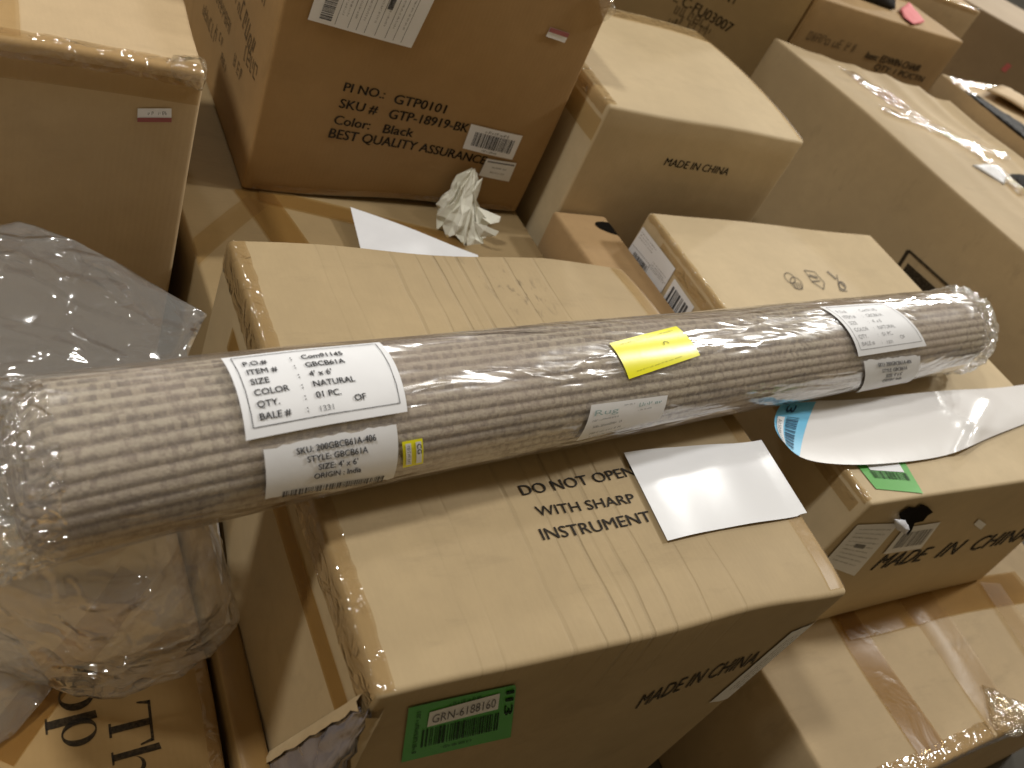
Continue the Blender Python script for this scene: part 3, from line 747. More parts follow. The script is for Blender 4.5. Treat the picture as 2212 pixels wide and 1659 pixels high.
# ------------------------------------------------------------------ carton behind the middle one, holding the tall orange one
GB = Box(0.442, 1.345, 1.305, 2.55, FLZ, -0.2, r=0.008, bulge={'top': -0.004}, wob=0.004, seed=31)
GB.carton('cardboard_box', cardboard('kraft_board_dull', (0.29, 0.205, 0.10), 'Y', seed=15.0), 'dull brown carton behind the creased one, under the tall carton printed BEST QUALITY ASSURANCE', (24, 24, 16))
def gpx(u, v): return GB.pix('top', u, v)
GB.strip([('top', gpx(545, 412), gpx(650, 560))], 0.085, TAPE_BROWN, 'packing_tape', 0.003)
GB.strip([('top', gpx(560, 425), gpx(1000, 520))], 0.06, TAPE_BROWN, 'packing_tape', 0.0045)
GB.strip([('top', gpx(400, 560), gpx(560, 440))], 0.05, TAPE, 'packing_tape', 0.006)

B2 = Box(0.590, 1.330, 1.727, 2.55, -0.196, 0.415, r=0.008, bulge={'front': 0.006, 'left': 0.004}, wob=0.004, seed=33)
B2.carton('cardboard_box', K3, 'tall orange brown carton printed GTP-18919-BK and BEST QUALITY ASSURANCE with a big shipping label', (28, 24, 24))
hx, hy, hz = B2.h
G_ = Geo()
for s_, a, b, c in [('PI NO.:', (741, 195), (827, 212), (745, 175)), ('GTP0101', (847, 222), (955, 244), (852, 201)), ('SKU #', (731, 230), (811, 246), (736, 210)),
                    ('GTP-18919-BK', (836, 255), (1004, 284), (841, 234)), ('Color:', (719, 265), (795, 279), (724, 245)), ('Black', (824, 287), (887, 297), (829, 267)),
                    ('BEST QUALITY ASSURANCE', (708, 294), (1042, 353), (713, 273))]:
    B2.line_px(INK, 'front', s_, a, b, c, 0.05)
q = B2.pixquad('front', [(735, -160), (985, -105), (886, 100), (666, 42)])
lab = B2.patch('front', q, PAPER, 'shipping_label', 0.003, 10, 10); l2 = B2.label_surf('front', q, 1.0, 1.0, 0.003)
G_ = Geo(); put_bars(G_, l2, 0.09, 0.05, 0.20, 0.75, 41, 0.0012, 44, True)
put_rect(G_, l2, 0.63, 0.33, 0.68, 0.47); G_.build('barcode', INK_LABEL, lab)
G_ = Geo()
for x in (0.24, 0.36, 0.44, 0.52, 0.62, 0.72, 0.80, 0.88): put_line(G_, l2, [(x, 0.03), (x, 0.9)], 0.006)
for k_, x in enumerate((0.27, 0.31, 0.39, 0.47, 0.57, 0.66, 0.75, 0.84)): put_smear(G_, lambda a, b, o=0.0, x=x: l2(x + b, 0.9 - a, o), 0.05 + 0.04 * (k_ % 3), 0, 0.75, 0.018, k_ + 50)
G_.build('label_print', INK_FAINT, lab)
q = B2.pixquad('front', [(1013, 264), (1124, 289), (1102, 341), (995, 318)])
lab = B2.patch('front', q, PAPER, 'barcode_label', 0.003, 6, 6); l2 = B2.label_surf('front', q, 1.0, 0.5, 0.003)
G_ = Geo(); put_bars(G_, l2, 0.12, 0.10, 0.90, 0.38, 43, 0.0012, 26); put_smear(G_, l2, 0.3, 0.40, 0.75, 0.05, 3); put_smear(G_, l2, 0.35, 0.03, 0.65, 0.04, 4); G_.build('barcode', INK_LABEL, lab)
q = B2.pixquad('front', [(1047, 338), (1111, 348), (1095, 389), (1030, 376)])
lab = B2.patch('front', q, PAPER, 'paper_label', 0.0045, 6, 6); l2 = B2.label_surf('front', q, 1.0, 0.6, 0.0045)
G_ = Geo(); put_line(G_, l2, [(0.06, 0.52), (0.95, 0.52)], 0.05)
for k_ in range(2): put_smear(G_, l2, 0.28, 0.33 - 0.16 * k_, 0.75, 0.05, k_ + 7)
G_.build('label_print', INK_FAINT, lab)
q = B2.pixquad('front', [(1186, 57), (1227, 72), (1216, 92), (1175, 76)])
lab = B2.patch('front', q, PAPER, 'price_sticker', 0.003, 4, 4)
B2.patch('front', [bilinear(q)(a, b) for a, b in ((0, 1), (1, 1), (1, 0.55), (0, 0.55))], RED, 'red_band', 0.0042, 4, 2, parent=lab)
G_ = Geo()
for k_, (a, b, h_) in enumerate([((440, 30), (468, 110), 0.035), ((470, 5), (498, 80), 0.03), ((500, -30), (520, 40), 0.03), ((520, 36), (545, 130), 0.045), ((478, 130), (490, 170), 0.03), ((505, 140), (520, 178), 0.03), ((545, -40), (575, 20), 0.035), ((528, 130), (556, 182), 0.035), ((468, 70), (483, 110), 0.03)]):
    G_ = Geo(); B2.smear_px(G_, 'left', a, b, h_, k_ + 60); G_.build('blurred_line', INK_SOFT, B2.t)
B2.strip([('front', (-hx + 0.02, -hz + 0.012), (hx - 0.02, -hz + 0.012))], 0.018, TAPE_WRINKLED, 'packing_tape', 0.002)
pts = [B2.F('front', *B2.pix('front', *p), o) for p, o in [((1310, -10), 0.002), ((1328, 5), 0.002), ((1318, 60), 0.004), ((1300, 30), 0.004), ((1330, 30), 0.018), ((1290, -20), 0.01)]]
lump('loose_tape_end', pts, TAPE_CLEAR, B2.t, 3, 0.008, 22, 2.0, smooth_it=1)

# ------------------------------------------------------------------ tall carton at the left
B1 = Box(-0.55, 0.406, 1.482, 2.05, FLZ, 0.2, r=0.009, bulge={'front': 0.008, 'top': 0.005}, wob=0.004, seed=41, rot=-0.035, pivot=(0.406, 1.482))
B1.carton('cardboard_box', cardboard('kraft_board_left', (0.52, 0.385, 0.225), 'X', scuff=0.25, seed=17.0), 'tall plain carton at the upper left, behind the plastic bag', (26, 20, 30))
hx, hy, hz = B1.h
B1.edge_tape('front', 0.028, 'top', 0.03, 0, -hx + 0.02, hx - 0.004, TAPE_WRINKLED, 'edge_tape', k=60, seed=9)
B1.strip([('front', (-hx + 0.02, hz - 0.04), (hx - 0.006, hz - 0.04))], 0.045, TAPE, 'packing_tape', 0.0025)
a = B1.pix('top', 30, 95)
B1.strip([('top', (a[0] - 0.03, -hy + 0.01), (a[0] - 0.03, hy - 0.01))], 0.075, TAPE, 'packing_tape', 0.004)
c = B1.pix('top', 446, 165)
pts = [B1.F('top', c[0] + dx, c[1] + dy, o) for dx, dy, o in [(-0.06, 0, 0.004), (0.0, 0.0, 0.004), (0, 0.07, 0.004), (-0.05, 0.04, 0.007), (0.0, 0.03, 0.016)]] + [B1.F('front', hx - 0.005, hz - 0.035, 0.006), B1.F('front', hx - 0.05, hz - 0.02, 0.006)]
lump('loose_tape_end', pts, TAPE_CLEAR, B1.t, 3, 0.007, 26, 1.0, smooth_it=1)
q = B1.pixquad('front', [(299, 233), (373, 234), (373, 263), (298, 261)])
lab = B1.patch('front', q, PAPER, 'price_sticker', 0.003, 4, 4); l2 = B1.label_surf('front', q, 1.0, 0.4, 0.003)
B1.patch('front', [bilinear(q)(x, y) for x, y in ((0, 0.34), (1, 0.34), (1, 0.02), (0, 0.02))], RED, 'red_band', 0.0042, 4, 2, parent=lab)
G_ = Geo(); put_smear(G_, l2, 0.3, 0.22, 0.5, 0.1, 3); put_smear(G_, l2, 0.6, 0.22, 0.92, 0.1, 5); G_.build('label_print', INK_FAINT, lab)

# ------------------------------------------------------------------ carton behind right of the tall orange one
def b3_extra(o, u, d):
    o = o.copy(); o[0] += 0.03 * max(0, u[0]) * (1 - u[1] ** 2) * max(0, u[2])
    return o
B3 = Box(1.388, 2.09, 1.637, 2.27, FLZ, 0.2, r=0.009, bulge={'top': 0.012, 'front': 0.006}, wob=0.004, seed=51, extra=b3_extra)
B3.carton('cardboard_box', cardboard('kraft_board_cream', (0.53, 0.415, 0.25), 'X', scuff=0.3, seed=19.0), 'square topped carton printed MADE IN CHINA, behind the pale carton with care symbols', (24, 24, 24))
hx, hy, hz = B3.h
G_ = Geo(); B3.print_px(G_, 'front', 'MADE IN CHINA', (1437, 352), (1570, 376), (1441, 335), 0.03); G_.build('printed_text', INK, B3.t)
B3.strip([('top', (-hx + 0.02, hy - 0.055), (hx - 0.01, hy - 0.055))], 0.07, TAPE_WRINKLED, 'packing_tape', 0.003)
B3.edge_tape('left', 0.03, 'top', 0.03, 1, -hy + 0.01, hy - 0.01, TAPE_WRINKLED, 'edge_tape', k=40, seed=12)
B3.strip([('left', (-hy + 0.01, hz - 0.07), (hy - 0.004, hz - 0.07))], 0.06, TAPE, 'packing_tape', 0.003)
B3.edge_tape('right', 0.02, 'top', 0.016, 1, -hy + 0.01, hy - 0.01, TAPE, 'edge_tape', k=40, seed=13)

# small carton with a hand hole, in the gap
H = Box(1.362, 1.532, 1.05, 1.625, FLZ, -0.105, r=0.010, bulge={'top': 0.004}, wob=0.004, seed=55)
H.carton('cardboard_box', cardboard('kraft_board_rust', (0.40, 0.26, 0.125), 'X', seed=21.0), 'small brown carton with a dark hand hole, sunk in the gap beside the pale carton', (10, 20, 16))
c = H.pix('top', 1322, 494); v = [H.F('top', c[0], c[1], 0.0015)]
for i in range(20):
    t = 2 * math.pi * i / 20; v.append(H.F('top', c[0] + 0.05 * math.cos(t) - 0.015 * math.sin(t), c[1] + 0.028 * math.sin(t), 0.0015))
mesh_obj('hand_hole_shade', v, [(0, 1 + i, 1 + (i + 1) % 20) for i in range(20)], HOLE_SHADE, H.t)  # flat oval painted with the shade of the opening

# ------------------------------------------------------------------ long carton at the right with the wrinkled tape
def d_extra(o, u, d):
    o = o.copy()
    if u[1] > 0: o[1] -= 0.155 * u[1] * (u[0] + 1)            # the far end is pushed askew
    if u[2] > 0.8: o[2] += 0.020 * math.sin(u[1] * 7.0) * (1 - u[0] ** 2) * 0.5 - 0.010 * (1 + u[0]) * abs(math.sin(u[0] * 9 + 1.5)) * 0.8
    return o
D = Box(2.575, 3.44, 0.75, 2.412, FLZ, 0.2, r=0.010, bulge={'top': 0.010, 'left': 0.010}, wob=0.008, seed=61, rot=0.085, pivot=(2.575, 2.412), extra=d_extra)
D.carton('cardboard_box', cardboard('kraft_board_worn', (0.46, 0.35, 0.205), 'Y', scuff=0.6, seed=23.0), 'long sand coloured carton with wrinkled tape on top, black frame on its side', (40, 60, 24))
hx, hy, hz = D.h
def dpx(u, v): return D.pix('top', u, v)
D.strip([('top', dpx(1800, 125), dpx(2180, 395))], 0.10, TAPE_CLEAR, 'packing_tape', 0.004)
D.strip([('top', dpx(1870, 160), dpx(2212, 420))], 0.09, TAPE_WRINKLED, 'packing_tape', 0.006)
D.strip([('top', dpx(1900, 245), dpx(2150, 330))], 0.07, TAPE_CLEAR, 'packing_tape', 0.008)
G_ = Geo(); q = D.pixquad('left', [(1963, 543), (2150, 715), (2060, 860), (1872, 690)])
fa, fb, fd = q[0], q[1], q[3]
e1 = (fb - fa); e2 = (fd - fa)
sf = lambda x, y, o=0.0: D.F('left', *(fa + e1 * x + e2 * y), 0.001 + o)
put_line(G_, sf, [(0, 0), (1, 0), (1, 1), (0, 1)], 0.035, 0.0012, True)
G_.add([sf(0.06, 0.12, .0012), sf(0.9, 0.12, .0012), sf(0.9, 0.36, .0012), sf(0.06, 0.36, .0012)], [(0, 1, 2, 3)])
put_line(G_, sf, [(0.06, 0.5), (0.5, 0.5)], 0.10); G_.build('black_panel', INK, D.t)
# torn hole with a white paper scrap and a black lump painted in for its inner shade
c = dpx(2196, 388)
lump('hole_shade_lump', [D.F('top', c[0] + a_, c[1] + b_, o) for a_, b_, o in [(-0.055, 0.03, 0.001), (0.05, 0.035, 0.001), (0.09, -0.02, 0.001), (0.02, -0.06, 0.001), (-0.03, -0.04, 0.001), (0.02, 0, 0.03)]], BLACK_AND_HOLE_SHADE, D.t, 3, 0.006, 26, 6.0, smooth_it=1)
c = dpx(2130, 374)
lump('paper_scrap', [D.F('top', c[0] + a_, c[1] + b_, o) for a_, b_, o in [(-0.08, 0.03, 0.002), (0.05, 0.06, 0.002), (0.09, -0.02, 0.004), (0.0, -0.07, 0.002), (0.02, 0, 0.022)]], PAPER, D.t, 3, 0.006, 20, 9.0, smooth_it=0)

# carton beyond it, torn open along its top
KB = Box(3.475, 3.95, 1.25, 2.34, FLZ, 0.252, r=0.009, bulge={'top': 0.004}, wob=0.006, seed=65)
KB.carton('cardboard_box', K1, 'carton at the right edge with a black gash torn in its top', (16, 30, 20))
hx, hy, hz = KB.h
def kpx(u, v): return KB.pix('top', u, v)
gash = [(2082, 196), (2108, 203), (2150, 232), (2185, 256), (2240, 290), (2255, 335), (2200, 322), (2148, 298), (2098, 262), (2062, 226)]
lump('gash_shade', [KB.F('top', *kpx(*p), 0.002) for p in gash] + [KB.F('top', *kpx(2140, 262), 0.008), KB.F('top', *kpx(2200, 298), 0.008)], BLACK_AND_HOLE_SHADE, KB.t, 4, 0.006, 24, 2.2, smooth_it=1)  # black lump added where the tear holds only inner shade
mesh_obj('gash_shade_patch', [KB.F('top', *kpx(*p), 0.004) for p in gash], [tuple(range(len(gash)))], HOLE_SHADE, KB.t)  # flat patch painted as the dark inside of the tear
v = []; nfl = 10
for i in range(nfl + 1):
    for j in range(7):
        s_, t_ = i / nfl, j / 6
        p0 = kpx(2122 + 160 * s_, 205 + 92 * s_); p1 = kpx(2165 + 170 * s_, 192 + 80 * s_)
        q_ = p0 * (1 - t_) + p1 * t_
        v.append(KB.F('top', q_[0], q_[1], 0.012 + 0.018 * (1 - t_) ** 1.4 + 0.006 * math.sin(s_ * 7)))
fl_ = mesh_obj('torn_flap', v, [(i * 7 + j, (i + 1) * 7 + j, (i + 1) * 7 + j + 1, i * 7 + j + 1) for i in range(nfl) for j in range(6)], K1, KB.t, smooth=True)
md = fl_.modifiers.new('thickness', 'SOLIDIFY'); md.thickness = 0.004
KB.strip([('top', kpx(2025, 172), kpx(2100, 200))], 0.09, TAPE_CLEAR, 'packing_tape', 0.004)
KB.strip([('top', kpx(2040, 168), kpx(2160, 200))], 0.05, TAPE_CLEAR, 'packing_tape', 0.006)

# ------------------------------------------------------------------ back row
E_ = Box(2.772, 3.72, 2.50, 2.86, FLZ, 0.345, r=0.008, bulge={'front': 0.006}, wob=0.004, seed=71)
E_.carton('cardboard_box', cardboard('kraft_board_nut', (0.37, 0.24, 0.105), 'X', seed=25.0), 'brown carton printed Item: EDWIN-CHAIR in the back row, pink paper on its top', (24, 10, 24))
G_ = Geo()
E_.line_px(INK, 'front', 'Item: EDWIN-CHAIR', (1867, 123), (1985, 154), (1871, 106), 0.06)
E_.line_px(INK, 'front', 'QTY: 1 PC/CTN', (1887, 147), (1992, 176), (1891, 133), 0.06)
E_.smear_px(G_, 'front', (1738, 83), (1842, 111), 0.034, 83)
G_.build('blurred_line', INK_SOFT, E_.t)
ex = E_.pix('top', 1965, 40)
C_ = Box(1.75, 2.764, 2.505, 3.3, FLZ, 0.62, r=0.008, bulge={'front': 0.006}, wob=0.004, seed=73, rot=-math.radians(38), pivot=(2.764, 2.505))
C_.carton('cardboard_box', cardboard('kraft_board_olive', (0.36, 0.25, 0.115), 'X', seed=27.0), 'turned brown carton printed C-FU03007 in the back row, left of the EDWIN-CHAIR carton', (20, 20, 24))
G_ = Geo()
C_.line_px(INK_SOFT, 'front', '.: C-FU03007', (1455, 0), (1574, 73), (1466, -22), 0.06)
C_.line_px(INK_SOFT, 'front', 'NT', (1560, 0), (1588, 14), (1566, -18), 0.03)
for k_, (a, b) in enumerate([((1455, 26), (1532, 68)), ((1467, 50), (1530, 82)), ((1442, 50), (1458, 58))]): G_ = Geo(); C_.smear_px(G_, 'front', a, b, 0.032, 90 + k_); G_.build('blurred_line', INK_SOFT, C_.t)
F_ = Box(3.15, 4.27, 2.90, 3.5, FLZ, 0.39, r=0.008, wob=0.004, seed=75)
F_.carton('cardboard_box', K2, 'blank brown carton right behind the EDWIN-CHAIR carton', (20, 12, 20))
F_.edge_tape('front', 0.012, 'top', 0.014, 0, -F_.h[0] + 0.02, F_.h[0] - 0.02, TAPE_WRINKLED, 'edge_tape', k=40, seed=17)
Q_ = Box(4.72, 6.2, 3.36, 4.2, FLZ, 0.335, r=0.009, wob=0.005, seed=77, rot=-math.radians(48), pivot=(4.72, 3.45))
Q_.carton('cardboard_box', cardboard('kraft_board_grey', (0.37, 0.28, 0.18), 'X', seed=29.0), 'greyish turned carton with a red mark in the top right corner of the view', (24, 12, 20))
G_ = Geo(); a = Q_.pix('front', 2168, 153); b = Q_.pix('front', 2183, 138)
put_line(G_, Q_.surf('front'), [a, b], 0.03, 0.003); G_.build('red_mark', PINK, Q_.t)
X_ = Box(1.45, 2.0, 2.9, 3.5, FLZ, 0.55, r=0.008, wob=0.004, seed=79)
X_.carton('cardboard_box', K4, 'dark carton almost hidden behind the cream topped carton at the top of the view', (10, 10, 16))

# black bundle and pink paper lying on the EDWIN-CHAIR carton
bt = thing('black_bundle', ony(1880, -4, 2.66), 'black plastic bundle on the EDWIN-CHAIR carton at the top edge', 'bundle')
bb = P(1885, 2, 0.35)
lump('plastic_wrap', [(bb[0] + x, bb[1] + y, 0.347 + z) for x, y, z in [(-0.16, -0.03, 0), (0.14, -0.05, 0), (0.16, 0.1, 0), (-0.14, 0.12, 0), (-0.1, 0.0, 0.07), (0.09, 0.02, 0.09), (0, 0.1, 0.1)]], BLACK_AND_HOLE_SHADE, bt, 3, 0.012, 12, 5.0)
pp = [P(*p, 0.352) for p in [(1944, 24), (1960, 12), (1994, 48), (1972, 52), (1955, 40)]]
pk = lump('pink_paper', [tuple(p) for p in pp] + [tuple(pp[1] + np.array([0, 0.0, 0.012])), tuple(pp[2] + np.array([0, 0, 0.006])), tuple(pp[0] + np.array([0, 0, 0.01]))], PINK, None, 3, 0.005, 14, 3.0, smooth_it=0, loc=tuple(pp[3]))
pk['label'] = 'crumpled pink paper on top of the EDWIN-CHAIR carton'; pk['category'] = 'paper'

# ------------------------------------------------------------------ rolled rug in its clear sleeve
RA = np.array([0.070, 0.723, 0.104]); RBv = np.array([2.150, 0.964, 0.104]); RR = 0.0990
def swell(t): return 1.0 + 0.09 * math.exp(-max(0.0, t) / 0.22)            # rolled looser at its near end
RL = np.linalg.norm(RBv - RA); RE = (RBv - RA) / RL
RN = np.array([RE[1], -RE[0], 0.0])           # sideways, towards the viewer
RZ = np.array([0, 0, 1.0])
rug = thing('rolled_rug', tuple((RA + RBv) / 2 - np.array([0, 0, 0.104])), 'woven natural rug rolled in a clear plastic sleeve, lying across the cartons', 'rug')
def sag_at(t): return -0.022 * (max(0.0, 0.34 - t) / 0.34) ** 1.4      # the unsupported end droops
def rp(t, th, r): return RA + RE * t + RZ * sag_at(t) + (RN * math.cos(th) + RZ * math.sin(th)) * r
NR = 35; SEG = 10; NT = NR * SEG
def build_rug():
    ts = np.linspace(0.0, RL, 560); th = np.linspace(0, 2 * math.pi, NT + 1)
    v = np.zeros((len(ts), NT + 1, 3)); uv = np.zeros((len(ts), NT + 1, 2))
    ph = np.arange(NT + 1) / SEG
    for i, t in enumerate(ts):
        rib = np.abs(np.sin(math.pi * (ph))) ** 0.7
        st = 0.5 + 0.5 * np.sin(2 * math.pi * (t / 0.0075 + np.floor(ph) * 0.5))
        rad = RR - 0.0048 + 0.0032 * rib + 0.0012 * st * rib
        rad = rad + 0.0016 * np.sin(3.1 * t + 2 * th) + 0.0012 * np.sin(7.3 * t + th)
        end = min(t, RL - t); 
        if end < 0.035: rad = rad - 0.020 * (1 - end / 0.035) ** 2
        slide = (0.006 * np.sin(2 * th + 1.0) + 0.004 * np.sin(5 * th)) * max(0.0, 1 - end / 0.12) * (-1 if t < RL / 2 else 1)
        rad = rad * swell(t)
        wob = 0.10 * math.sin(t * 2.3) + 0.05 * math.sin(t * 6.1 + 1)
        c, s_ = np.cos(th + wob * 0.05), np.sin(th + wob * 0.05)
        v[i] = RA + RE * t + RZ * sag_at(t) + slide[:, None] * RE + (np.outer(c, RN) + np.outer(s_, RZ)) * rad[:, None]
        uv[i, :, 0] = t; uv[i, :, 1] = ph
    n = NT + 1; V = v.reshape(-1, 3); U = uv.reshape(-1, 2)
    f = [(i * n + j, i * n + j + 1, (i + 1) * n + j + 1, (i + 1) * n + j) for i in range(len(ts) - 1) for j in range(NT)]
    V = list(map(tuple, V)); U = list(map(tuple, U))
    for side, t0, i0 in ((0, 0.0, 0), (1, RL, (len(ts) - 1) * n)):          # wound layers seen on the ends
        prev = [i0 + j for j in range(NT + 1)]
        for k in range(1, 13):
            ring_ = []
            for j in range(NT + 1):
                a = 2 * math.pi * j / NT; turn = (12 - k) / 12 * 0.94 + 0.0
                rad = (RR * swell(t0) - 0.018) * (1 - k / 12.6); dep = 0.007 * (k % 2) * (1 if side == 0 else -1)
                ring_.append(len(V)); V.append(tuple(rp(t0 + dep, a, rad))); U.append((t0 + dep, k * 1.0))
            for j in range(NT):
                q_ = (prev[j], ring_[j], ring_[j + 1], prev[j + 1]); f.append(q_ if side else q_[::-1])
            prev = ring_
    m, nt, out = new_mat('woven_jute')
    uvn = N(nt, 'UVMap'); sep = N(nt, 'SeparateXYZ'); L(nt, uvn.outputs[0], sep.inputs[0])
    u_, v_ = sep.outputs[0], sep.outputs[1]
    row = math_node(nt, 'FLOOR', v_)
    uu = math_node(nt, 'ADD', math_node(nt, 'DIVIDE', u_, 0.0075), math_node(nt, 'MULTIPLY', row, 0.5))
    half = math_node(nt, 'FLOOR', math_node(nt, 'MULTIPLY', v_, 2.0))
    cmb = N(nt, 'CombineXYZ'); L(nt, math_node(nt, 'FLOOR', uu), cmb.inputs[0]); L(nt, half, cmb.inputs[1])
    wn0 = N(nt, 'TexWhiteNoise'); wn0.noise_dimensions = '2D'; L(nt, cmb.outputs[0], wn0.inputs['Vector'])
    cmb2 = N(nt, 'CombineXYZ'); L(nt, math_node(nt, 'MULTIPLY', uu, 0.8), cmb2.inputs[0]); L(nt, math_node(nt, 'MULTIPLY', v_, 2.2), cmb2.inputs[1])
    sn_ = N(nt, 'TexNoise', Scale=1.0, Detail=3.0, Roughness=0.65); sn_.noise_dimensions = '2D'; L(nt, cmb2.outputs[0], sn_.inputs['Vector'])
    sn2 = N(nt, 'MapRange'); sn2.inputs[1].default_value = 0.33; sn2.inputs[2].default_value = 0.67; L(nt, sn_.outputs[0], sn2.inputs[0])
    wmix = math_node(nt, 'ADD', math_node(nt, 'MULTIPLY', wn0.outputs['Value'], 0.52), math_node(nt, 'MULTIPLY', sn2.outputs[0], 0.48))
    wn = N(nt, 'MapRange'); L(nt, wmix, wn.inputs[0])
    lightc = ramp(nt, wn.outputs[0], [(0.0, (0.26, 0.205, 0.165, 1)), (0.22, (0.38, 0.315, 0.25, 1)), (0.38, (0.50, 0.435, 0.345, 1)), (0.6, (0.60, 0.53, 0.42, 1)), (0.85, (0.66, 0.58, 0.45, 1)), (1.0, (0.50, 0.415, 0.35, 1))])
    darkc = ramp(nt, wn.outputs[0], [(0.0, (0.11, 0.085, 0.075, 1)), (0.42, (0.24, 0.19, 0.16, 1)), (0.7, (0.44, 0.37, 0.29, 1)), (1.0, (0.55, 0.47, 0.36, 1))])
    fv = math_node(nt, 'FRACT', v_)
    dk = ramp(nt, fv, [(0.0, g(1)), (0.26, g(1)), (0.42, g(0)), (0.80, g(0)), (0.92, g(1))])
    c = mixc(nt, 0.16, mixc(nt, dk, lightc, darkc), (0.46, 0.40, 0.36))
    tc = N(nt, 'TexCoord'); nz = N(nt, 'TexNoise', Scale=420.0, Detail=3.0); L(nt, tc.outputs['Object'], nz.inputs['Vector'])
    nb = N(nt, 'TexNoise', Scale=7.0, Detail=3.0); L(nt, tc.outputs['Object'], nb.inputs['Vector'])
    c = mixc(nt, math_node(nt, 'MULTIPLY', nz.outputs[0], 0.35), c, (0.26, 0.21, 0.16))
    c = mixc(nt, ramp(nt, nb.outputs[0], [(0.4, g(0)), (0.65, g(0.45))]), c, (0.44, 0.35, 0.31))
    b = N(nt, 'Bump', Strength=0.6, Distance=0.002); L(nt, nz.outputs[0], b.inputs['Height'])
    p = N(nt, 'BsdfPrincipled', Roughness=0.85); p.inputs['Specular IOR Level'].default_value = 0.15
    L(nt, c, p.inputs['Base Color']); L(nt, b.outputs[0], p.inputs['Normal']); L(nt, p.outputs[0], out.inputs[0])
    mesh_obj('rug', V, f, m, rug, smooth=True, uv=U)
build_rug()
def sleeve_r(t, th):
    r = RR * swell(t) + 0.004 + 0.0022 * mnoise.noise(Vector((t * 3.0, 1.6 * math.cos(th), 1.6 * math.sin(th) + 4.0)))
    r += 0.0012 * mnoise.noise(Vector((t * 9.0, 5 * math.cos(th), 5 * math.sin(th))))
    return r
def build_sleeve():
    n = 96
    ts = np.linspace(0.03, RL - 0.055, 150); V = []; f = []
    for t in ts:
        for j in range(n): V.append(rp(t, 2 * math.pi * j / n, sleeve_r(t, 2 * math.pi * j / n)))
    for i in range(len(ts) - 1):
        for j in range(n): f.append((i * n + j, i * n + (j + 1) % n, (i + 1) * n + (j + 1) % n, (i + 1) * n + j))
    sl = mesh_obj('plastic_sleeve', V, f, SLEEVE, rug, smooth=True)
    for t0, t1, sgn, tag_ in ((RL - 0.055, RL + 0.055, 1, 0), (0.03, -0.15, -1, 1)):        # bunched ends
        m_ = 40; V = []; f = []
        for i in range(m_ + 1):
            s_ = i / m_; t = t0 + (t1 - t0) * min(1, s_ / 0.8)
            env = 1.0 if s_ < 0.35 else max(0.04, math.sqrt(max(0, 1 - ((s_ - 0.35) / 0.66) ** 2)))
            for j in range(n * 2):
                th = math.pi * j / n
                r = sleeve_r(t0, th) * env
                q_ = Vector((s_ * 5 + tag_ * 7, 2.6 * math.cos(th), 2.6 * math.sin(th)))
                fold = 0.5 * (1 - 2 * abs(mnoise.noise(q_ * 1.3))) + 0.35 * (1 - 2 * abs(mnoise.noise(q_ * 2.9)))
                r += 0.022 * fold * min(1, s_ * 2.5) * (0.35 + 0.65 * env) - 0.004 * min(1, s_ * 3)
                dt = 0.010 * mnoise.noise(Vector((3 * math.cos(th), 3 * math.sin(th), 9.0 + tag_))) * s_
                sag = -0.018 * s_ * s_
                V.append(rp(t + dt * sgn, th, max(0.002, r)) + np.array([0, 0, sag]))
        w_ = n * 2
        for i in range(m_):
            for j in range(w_): f.append((i * w_ + j, i * w_ + (j + 1) % w_, (i + 1) * w_ + (j + 1) % w_, (i + 1) * w_ + j))
        f.append(tuple(m_ * w_ + j for j in range(w_)))
        mesh_obj('bunched_end', V, f, SLEEVE_END, sl, smooth=True)
build_sleeve()
def rug_pix(u, v):
    """sight line against the roll -> (distance along it, angle round it)"""
    d = ray(u, v); o = np.array([0, 0, CAMZ]) - RA; r = RR + 0.006
    d1, d2, o1, o2 = d @ RN, d @ RZ, o @ RN, o @ RZ
    a = d1 * d1 + d2 * d2; b = d1 * o1 + d2 * o2; c = o1 * o1 + o2 * o2 - r * r
    disc = max(0.0, b * b - a * c); t = (-b - math.sqrt(disc)) / a
    p = o + d * t
    return np.array([p @ RE, math.atan2(p @ RZ, p @ RN)])
def rug_label(pts, w, h, base=0.0075):
    f = bilinear([rug_pix(*p) for p in pts])
    def sf(x, y, off=0.0):
        a, b = f(x / w, y / h); return rp(a, b, RR * swell(a) + base + off)
    return sf
def rug_paper(name, sf, w, h, mat, nx=14, ny=16, jag_top=0.0, jag_bot=0.0, seed=0):
    rng = random.Random(seed); v = []; f = []
    for j in range(ny + 1):
        for i in range(nx + 1):
            y = h * j / ny
            if j == ny: y += rng.uniform(-jag_top, 0)
            if j == 0: y += rng.uniform(0, jag_bot)
            v.append(sf(w * i / nx, y))
    for j in range(ny):
        for i in range(nx): f.append((j * (nx + 1) + i, j * (nx + 1) + i + 1, (j + 1) * (nx + 1) + i + 1, (j + 1) * (nx + 1) + i))
    return mesh_obj(name, v, f, mat, rug, smooth=True)
